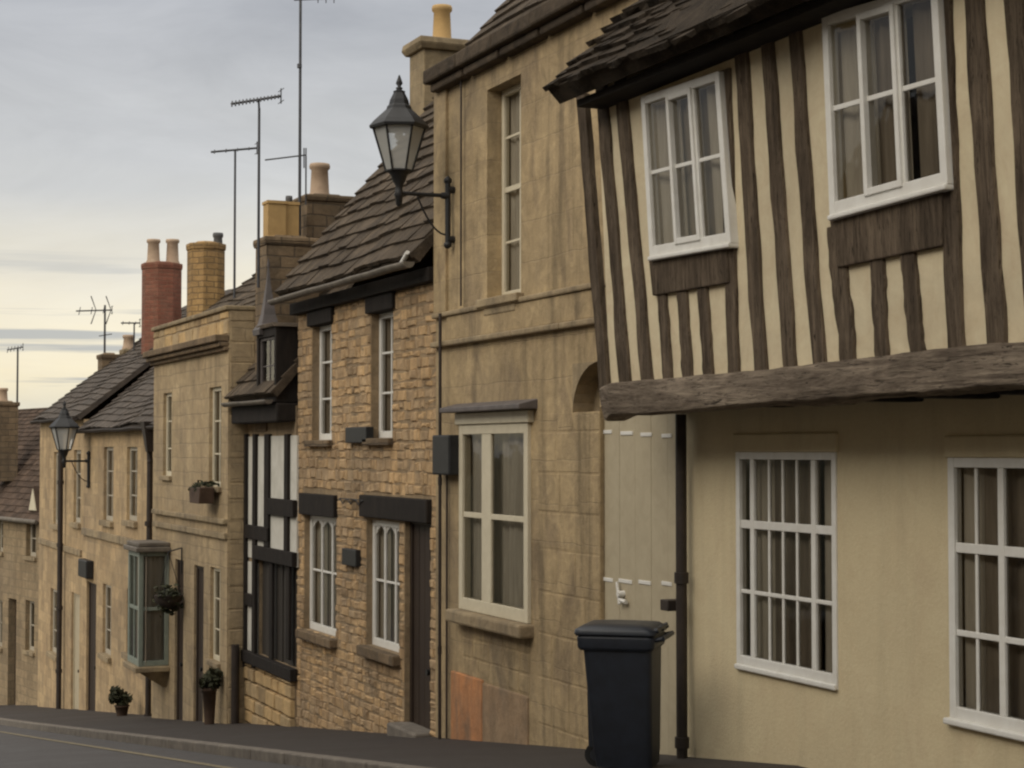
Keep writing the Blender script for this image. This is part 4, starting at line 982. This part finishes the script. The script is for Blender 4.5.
# ------------------------------------------------------------------ WALL LANTERNS
def lantern(P_wall, out, label, s=1.0, cc=None):
    """P_wall: wall point at arm height; out: lantern axis distance from the wall; body stands on the arm"""
    root = thing('wall_lantern', P_wall, label, 'street lamp', 'lanterns on iron wall brackets')
    X = P_wall.x - out; y = P_wall.y; z = P_wall.z
    mb = MB(); mb.cyl((P_wall.x - .03, y, z - .48 * s), (P_wall.x - .03, y, z + .14 * s), .028 * s, .028 * s, 10)
    for dz in (-.48, .14): mb.lathe((P_wall.x - .03, y, z + dz * s - .03 * s), [(.01, 0), (.04 * s, .02 * s), (.04 * s, .05 * s), (.01, .08 * s)], 10)
    for dz in (-.42, .06): mb.cyl((P_wall.x + .03, y, z + dz * s), (P_wall.x - .03, y, z + dz * s), .035 * s, .035 * s, 8)
    mb.cyl((P_wall.x - .03, y, z), (X, y, z), .02 * s, .02 * s, 10)
    mb.cyl((P_wall.x - .03, y, z), (P_wall.x - .09, y, z), .04 * s, .03 * s, 10)
    pts = [Vector((P_wall.x - .04 - .3 * s * (i / 8) ** .8, y, z - .38 * s + .36 * s * (i / 8) ** 1.6)) for i in range(9)]
    mb.tube(pts, .009 * s, 6); mb.build('bracket', M['black_iron'], root)
    mb = MB(); mb.lathe((X, y, z - .13 * s), [(.012 * s, 0), (.03 * s, .02 * s), (.035 * s, .09 * s), (.05 * s, .11 * s), (.035 * s, .15 * s), (.035 * s, .2 * s), (.06 * s, .24 * s), (.08 * s, .3 * s), (.115 * s, .335 * s)], 16)
    mb.build('stem', M['black_iron'], root)
    zb = z + .21 * s; zt = zb + .42 * s; rb = .125 * s; rt = .25 * s; rot = R(-109 + 30); NS = 6
    corner = lambda r, zz, k: Vector((X + r * math.cos(rot + k * math.pi / 3), y + r * math.sin(rot + k * math.pi / 3), zz))
    mb = MB()
    for k in range(6):
        mb.cyl(corner(rb, zb, k), corner(rt, zt, k), .011 * s, .011 * s, 6); mb.cyl(corner(rb, zb, k), corner(rb, zb, k + 1), .012 * s, .012 * s, 6)
        mb.cyl(corner(rt, zt, k), corner(rt, zt, k + 1), .014 * s, .014 * s, 6)
    mb.build('lantern_frame', M['black_iron'], root)
    mb = MB()
    for k in range(6): mb.add([corner(rb * .97, zb, k), corner(rb * .97, zb, k + 1), corner(rt * .97, zt, k + 1), corner(rt * .97, zt, k)], [[0, 1, 2, 3]])
    mb.build('glass_pane', M['lamp_glass'], root)
    mb = MB(); mb.lathe((X, y, zt), [(rt * 1.12, -.012), (rt * 1.15, .01), (rt * .98, .06 * s), (rt * .72, .12 * s), (rt * .50, .17 * s), (rt * .46, .2 * s), (rt * .40, .215 * s), (rt * .36, .26 * s), (rt * .22, .33 * s), (rt * .24, .345 * s), (rt * .1, .36 * s)], 6, rot, False)
    mb.build('lantern_roof', M['black_iron'], root, bevel=.004)
    mb = MB(); mb.lathe((X, y, zt + .35 * s), [(.02 * s, 0), (.035 * s, .025 * s), (.014 * s, .04 * s), (.034 * s, .07 * s), (.024 * s, .10 * s), (.006 * s, .15 * s)], 12); mb.build('finial', M['black_iron'], root)
    mb = MB(); mb.lathe((X, y, zt - .12 * s), [(.03 * s, 0), (.045 * s, .03 * s), (.03 * s, .1 * s)], 10); mb.build('lamp', M['white_paint'], root)
    return root
u_, v_ = F2.uv(450, 196, .04); Yl = -u_
Pw = Vector((5.57, Yl, v_))
xl = W(399, 196, Yl).x
lantern(Pw, Pw.x - xl, 'large black four sided lantern on wall bracket of the smooth limestone house', .9)
u_, v_ = F6.uv(88, 461, .04); Pw = Vector((5.6, -u_, v_)); xl = W(64, 461, -u_).x
lantern(Pw, Pw.x - xl, 'small distant black lantern on the wall of the end cottages', .95)

# ------------------------------------------------------------------ WHEELIE BIN
by_ = 9.85; bc = W(622, 765, by_); bx_ = bc.x; bz = gz(by_)
BN = thing('wheelie_bin', (bx_, by_, bz), 'black wheelie bin with closed lid in front of the cream side door', 'bin')
ztop = W(622, 632, by_).z
hb = ztop - bz; sc = hb / .95
ang = R(-14); ca, sa = math.cos(ang), math.sin(ang)
tr_ = RGT.copy(); tb = Vector((FWD.x, FWD.y, 0)).normalized()      # bin axes: across the view, away
ax = (tr_ * ca + tb * sa); ay = (tb * ca - tr_ * sa)
def BP(a, b, z): return Vector((bx_, by_, bz)) + ax * a * sc * .97 + ay * b * sc * .86 + Vector((0, 0, z * sc))
def rr(w, d, z, r=.04, cxo=0, cyo=0, n=4):
    out = []
    for sx, sy, a0 in ((1, -1, -90), (1, 1, 0), (-1, 1, 90), (-1, -1, 180)):
        for i in range(n + 1):
            t = R(a0 + 90 * i / n); out.append(BP(cxo + sx * (w / 2 - r) + r * math.cos(t), cyo + sy * (d / 2 - r) + r * math.sin(t), z))
    return out
def loft(mb, rings, smooth=True):
    n = len(rings[0]); vs = [p for r_ in rings for p in r_]; t = .5
    mb.add(vs, [[k * n + i, k * n + (i + 1) % n, (k + 1) * n + (i + 1) % n, (k + 1) * n + i] for k in range(len(rings) - 1) for i in range(n)], t, smooth)
    mb.add(rings[0], [list(range(n))[::-1]], t); mb.add(rings[-1], [list(range(n))], t)
mb = MB()
loft(mb, [rr(.41, .44, .03, .05, .045), rr(.42, .46, .10, .05, .04), rr(.43, .47, .12, .05, .038), rr(.50, .55, .84, .05, .008)])
loft(mb, [rr(.53, .58, .842, .05), rr(.56, .61, .86, .05), rr(.57, .62, .93, .05), rr(.55, .60, .945, .05)])
for i in range(3): mb.hexa([BP(-.23 + i * .012, -.05 - .06 + i * .1, .15), BP(-.245, -.05 - .06 + i * .1, .8), BP(-.245, -.03 - .06 + i * .1, .8), BP(-.22, -.03 - .06 + i * .1, .15)], [BP(-.19, -.11 + i * .1, .15), BP(-.20, -.11 + i * .1, .8), BP(-.2, -.09 + i * .1, .8), BP(-.19, -.09 + i * .1, .15)])
mb.build('body', M['bin'], BN, bevel=.004)
mb = MB(); loft(mb, [rr(.58, .63, .948, .06, -.005), rr(.60, .65, .955, .06, -.005), rr(.59, .64, .985, .07, -.005), rr(.50, .55, 1.012, .08, 0), rr(.3, .35, 1.022, .08, 0)])
mb.build('lid', M['bin_lid'], BN, bevel=.004)
mb = MB()
mb.cyl(BP(.29, -.24, .985), BP(.29, .24, .985), .016 * sc, .016 * sc, 10)
for b_ in (-.24, 0, .24): mb.cyl(BP(.24, b_, .96), BP(.305, b_, .99), .022 * sc, .02 * sc, 10)
mb.cyl(BP(.335, -.25, .93), BP(.335, .25, .93), .018 * sc, .018 * sc, 10)
for b_ in (-.25, .25): mb.cyl(BP(.26, b_, .915), BP(.335, b_, .93), .016 * sc, .016 * sc, 10)
mb.build('handle', M['bin'], BN)
for b_ in (-.0, .27):
    for s_ in (1,):
        c0 = BP(-.185, b_ - .025, .085); c1 = BP(-.185, b_ + .025, .085)
        wmb = MB(); wmb.cyl(c0, c1, .085 * sc, .085 * sc, 24); wh = wmb.build('wheel', M['rubber'], BN, bevel=.008)
        hm = MB(); hm.cyl(c0 - (c1 - c0) * .1, c1 + (c1 - c0) * .1, .045 * sc, .045 * sc, 16); hm.build('hub', M['bin_lid'], wh)
mb = MB(); mb.cyl(BP(-.185, 0, .085), BP(-.185, .27, .085), .012, .012, 8); mb.build('axle', M['grey_iron'], BN)
mb = MB(); mb.hexa([BP(-.30, -.1, .93), BP(-.30, .1, .93), BP(-.30, .1, .97), BP(-.30, -.1, .97)], [BP(-.325, -.1, .92), BP(-.325, .1, .92), BP(-.325, .1, .965), BP(-.325, -.1, .965)]); mb.build('lid_grip', M['bin_lid'], BN, bevel=.004)

# ------------------------------------------------------------------ PLANTS
def leaves(mb, c, r, n, flat=.7, size=.045, droop=0):
    c = Vector(c); k0 = [Vector((random.uniform(-1, 1), random.uniform(-1, 1), random.uniform(-.6, 1))) * r * .5 for _ in range(6)]; c0 = c
    for i in range(n):
        c = c0 + random.choice(k0); d = .62 * Vector((random.gauss(0, 1), random.gauss(0, 1), random.gauss(0, 1))).normalized() * r * random.uniform(.35, 1.1)
        d.z *= flat; d.z -= droop * random.random() * r
        p = c + d; a = Vector((random.uniform(-1, 1), random.uniform(-1, 1), random.uniform(-1, .6))).normalized(); b = a.orthogonal().normalized()
        s = size * random.uniform(.6, 1.4)
        mb.add([p - a * s, p + b * s * .5, p + a * s, p - b * s * .5], [[0, 1, 2, 3]])
def hanging(px, py, Y, r, label, wallx):
    p = W(px, py, Y); root = thing('hanging_basket', p, label, 'hanging basket')
    mb = MB(); mb.lathe(p - Vector((0, 0, r * .8)), [(r * .2, 0), (r * .55, r * .12), (r * .8, r * .45), (r * .85, r * .8)], 16); mb.build('basket', M['gutter_dark'], root)
    mb = MB(); leaves(mb, p + Vector((0, 0, r * .15)), r * 1.1, 420, .7, .04, .8); mb.build('foliage', M['leaf'], root)
    mb = MB(); t = p + Vector((0, 0, r * 2.6))
    for k in range(3): mb.cyl(p + Vector((r * .8 * math.cos(k * 2.1), r * .8 * math.sin(k * 2.1), 0)), t, .005, .005, 6)
    mb.tube([t, Vector((wallx, p.y, t.z + .05)), Vector((wallx, p.y, t.z - .3))], .01, 6); mb.build('chain', M['black_iron'], root)
hanging(168, 595, 23.9, .22, 'leafy hanging basket beside the green bay window', 5.33)
def trough(px, py, Y, w, label, wallx):
    p = W(px, py, Y); root = thing('window_box', (p.x, p.y, p.z), label, 'window box'); f = Fr((wallx, 0, 0))
    mb = MB(); mb.prism(f, [(-p.y - w * .42, p.z - .1), (-p.y + w * .42, p.z - .1), (-p.y + w * .5, p.z + .1), (-p.y - w * .5, p.z + .1)], .072, .26); mb.build('trough', M['terracotta'], root, bevel=.01)
    mb = MB(); leaves(mb, Vector((wallx - .16, p.y, p.z + .1)), w * .3, 160, .3, .03); mb.build('foliage', M['leaf'], root)
trough(210, 495, -(h5[1][0] + h5[1][1]) / 2, .6, 'brown plant trough under the right upstairs window of the parapet house', 5.35)
def potplant(x, y, r, h, label, fol=.25):
    z = gz(y); root = thing('potted_plant', (x, y, z), label, 'plant')
    mb = MB(); mb.lathe((x, y, z), [(r * .7, 0), (r, h * .9), (r * 1.08, h * .9), (r * 1.08, h), (r * .9, h), (r * .85, h - .04)], 16); mb.build('pot', M['terracotta'], root)
    mb = MB(); leaves(mb, Vector((x, y, z + h + fol * .6)), fol, 450, .9, .045); mb.build('foliage', M['leaf'], root)
    mb = MB()
    for k in range(4): mb.cyl((x, y, z + h - .03), (x + random.uniform(-.1, .1), y + random.uniform(-.1, .1), z + h + fol), .008, .004, 6)
    mb.build('stem', M['gutter_dark'], root)
def at_ground(px, x): 
    r_ = ray(px, 450); return x / r_.x * r_.y
potplant(5.3, at_ground(124, 5.3), .11, .16, 'dark bushy pot plant on the pavement left of the bay window', .19)
potplant(5.2, at_ground(211, 5.2), .085, .45, 'tall pot plant beside the doors of the parapet house', .13)

# ------------------------------------------------------------------ the other side of the street (behind the camera's left shoulder), unseen, put up for its shade and reflections
def opposite(y0, y1, ze, m, label):
    f = Fr((-3.9, 0, 0), (0, 1, 0)); zb = gz(y1) - 1; g = gz((y0 + y1) / 2)
    H = thing('terraced_house', (-3.9, y0, gz(y0)), label, 'house', 'houses along the left side of the street')
    n = max(2, int((y1 - y0) / 2.4)); hs = []
    for i in range(n):
        c = y0 + (y1 - y0) * (i + .5) / n
        hs += [(c - .45, c + .45, g + 3.0, g + 4.1), (c - .45, c + .45, g + .9, g + 2.1)]
    c = hs[1]; hs[1] = (c[0], c[1], gz(c[0]) - .4, g + 2.1)
    mb = MB(); front_wall(mb, f, y0, y1, zb, ze, hs); mb.build('wall', M[m], H)
    for i, h in enumerate(hs):
        if i == 1: door(H, f, h, -.12, M['door_brown'])
        else: window(H, f, h, -.1, mulls=(.5,), trans=(.5,), fw=.06, bw=.025, curtain=[(0, .5, 0, 'curtain')], sill=(.08, .06, .06, 'ashlar_trim'))
    a = R(48); up = Vector((-math.cos(a), 0, math.sin(a))); n_ = Vector((math.sin(a), 0, math.cos(a))); L = 3.9
    A = Vector((-3.72, y0, ze)); B = Vector((-3.72, y1, ze)); A2, B2 = A + up * L, B + up * L; dn = Vector((-math.cos(a), 0, -math.sin(a))) * L
    k = Vector((0, 0, -.1)); mb = MB()
    mb.hexa([A + k, B + k, B2 + k, A2 + k], [A, B, B2, A2], .5); slates(mb, A, B, up, n_, L, .24, (.3, .5))
    mb.hexa([A2 + k, B2 + k, B2 + dn + k, A2 + dn + k], [A2, B2, B2 + dn, A2 + dn], .5); mb.build('roof', M['slate'], H)
    for ya in (y0 + .01, y1 - .26):
        mb = MB(); pr = [(-4.23, zb), (-4.23, ze + .3), (-6.3, ze + 2.65), (-8.7, ze), (-8.7, zb)]
        mb.hexa([Vector((x, ya, z)) for x, z in pr], [Vector((x, ya + .25, z)) for x, z in pr], .5); mb.build('gable_wall', M[m], H)
    mb = MB(); mb.box(f, y0, y1, zb, ze - .1, -5.0, -4.8, .5); mb.build('back_wall', M[m], H)
    mb = MB(); mb.box(f, y0 + .3, y1 - .3, zb, ze - .1, -1.6, -1.5, .5); mb.build('inner_room', M['interior'], H)
opposite(-9, -1.5, 4.9, 'render_cream', 'unseen cream rendered house behind the camera across the street')
opposite(-1.49, 6.5, 4.6, 'ashlar', 'unseen limestone house across the street from the timbered house')
opposite(6.51, 14.5, 3.9, 'rubble_far', 'unseen brown stone house across the street from the rubble cottage')
opposite(14.51, 23, 3.0, 'ashlar_far', 'unseen pale stone house across the street from the bay window')

# ------------------------------------------------------------------ LIGHT
w = bpy.data.worlds.new('World'); scene.world = w; w.use_nodes = True; nt = w.node_tree
bg = nt.nodes['Background']
SUN_EL, SUN_AZ = R(32), R(250)      # azimuth clockwise from +Y; behind cloud over the camera's left shoulder
sky = nt.nodes.new('ShaderNodeTexSky'); sky.sky_type = 'NISHITA'; sky.sun_disc = False
sky.sun_elevation = SUN_EL; sky.sun_rotation = SUN_AZ
sk = mix(nt, 1.0, sky.outputs[0], (.07, .07, .07), 'MULTIPLY')
tc = nt.nodes.new('ShaderNodeTexCoord'); sp = nt.nodes.new('ShaderNodeSeparateXYZ'); nt.links.new(tc.outputs['Generated'], sp.inputs[0])
grad = ramp(nt, sp.outputs['Z'], [(0.0, (.66, .60, .45)), (.012, (.80, .73, .53)), (.045, (1.0, .87, .60)), (.085, (.90, .82, .65)), (.14, (.60, .595, .575)), (.24, (.42, .43, .455)), (.4, (.72, .71, .69)), (1, (1.85, 1.74, 1.56))])
def cloud(scale, stretch, lo, hi, seed):
    mp = nt.nodes.new('ShaderNodeMapping'); mp.inputs['Scale'].default_value = stretch; mp.inputs['Location'].default_value = (seed, seed * .7, seed * .3)
    nt.links.new(tc.outputs['Generated'], mp.inputs[0]); return ramp(nt, noi(nt, scale, 6, .55, mp.outputs[0], .3), [(lo, 0), (hi, 1)])
mp2 = nt.nodes.new('ShaderNodeMapping'); mp2.inputs['Scale'].default_value = (1, 1, 3.2); nt.links.new(tc.outputs['Generated'], mp2.inputs[0])
cloud2 = ramp(nt, noi(nt, 7, 7, .62, mp2.outputs[0], .6), [(.3, .3), (.7, .72)])
c1 = mix(nt, mix(nt, .5, (0, 0, 0), cloud(2.2, (1, 1, 5), .42, .66, 3.1)), grad, (.55, .555, .57))
c1 = mix(nt, .5, c1, cloud2, 'SOFT_LIGHT')
lowm = ramp(nt, sp.outputs['Z'], [(0, 1), (.07, 1), (.12, 0)])
st = cloud(3.2, (1, 1, 26), .56, .64, 7.7)
f = mix(nt, 1.0, st, lowm, 'MULTIPLY'); f = mix(nt, 1.0, f, (.75, .75, .75), 'MULTIPLY')
c2 = mix(nt, f, c1, (.36, .385, .42))
tot = mix(nt, .88, sk, c2)
nt.links.new(tot, bg.inputs['Color']); bg.inputs['Strength'].default_value = 1.0
sd = bpy.data.lights.new('sun', 'SUN'); so = bpy.data.objects.new('sun', sd); COL.objects.link(so)
sd.energy = 1.3; sd.angle = R(40); sd.color = (1, .91, .77)
dv = Vector((math.sin(SUN_AZ) * math.cos(SUN_EL), math.cos(SUN_AZ) * math.cos(SUN_EL), math.sin(SUN_EL)))
so.rotation_euler = dv.to_track_quat('Z', 'Y').to_euler()

vs_ = scene.view_settings; vs_.view_transform = 'Standard'; vs_.look = 'None'; vs_.gamma = 1; vs_.exposure = .18
try: vs_.use_curve_mapping = False
except Exception: pass
scene.render.engine = 'CYCLES'
scene.cycles.pixel_filter_type = 'BLACKMAN_HARRIS'; scene.cycles.filter_width = 2.3
scene.render.resolution_x = 1024; scene.render.resolution_y = 768
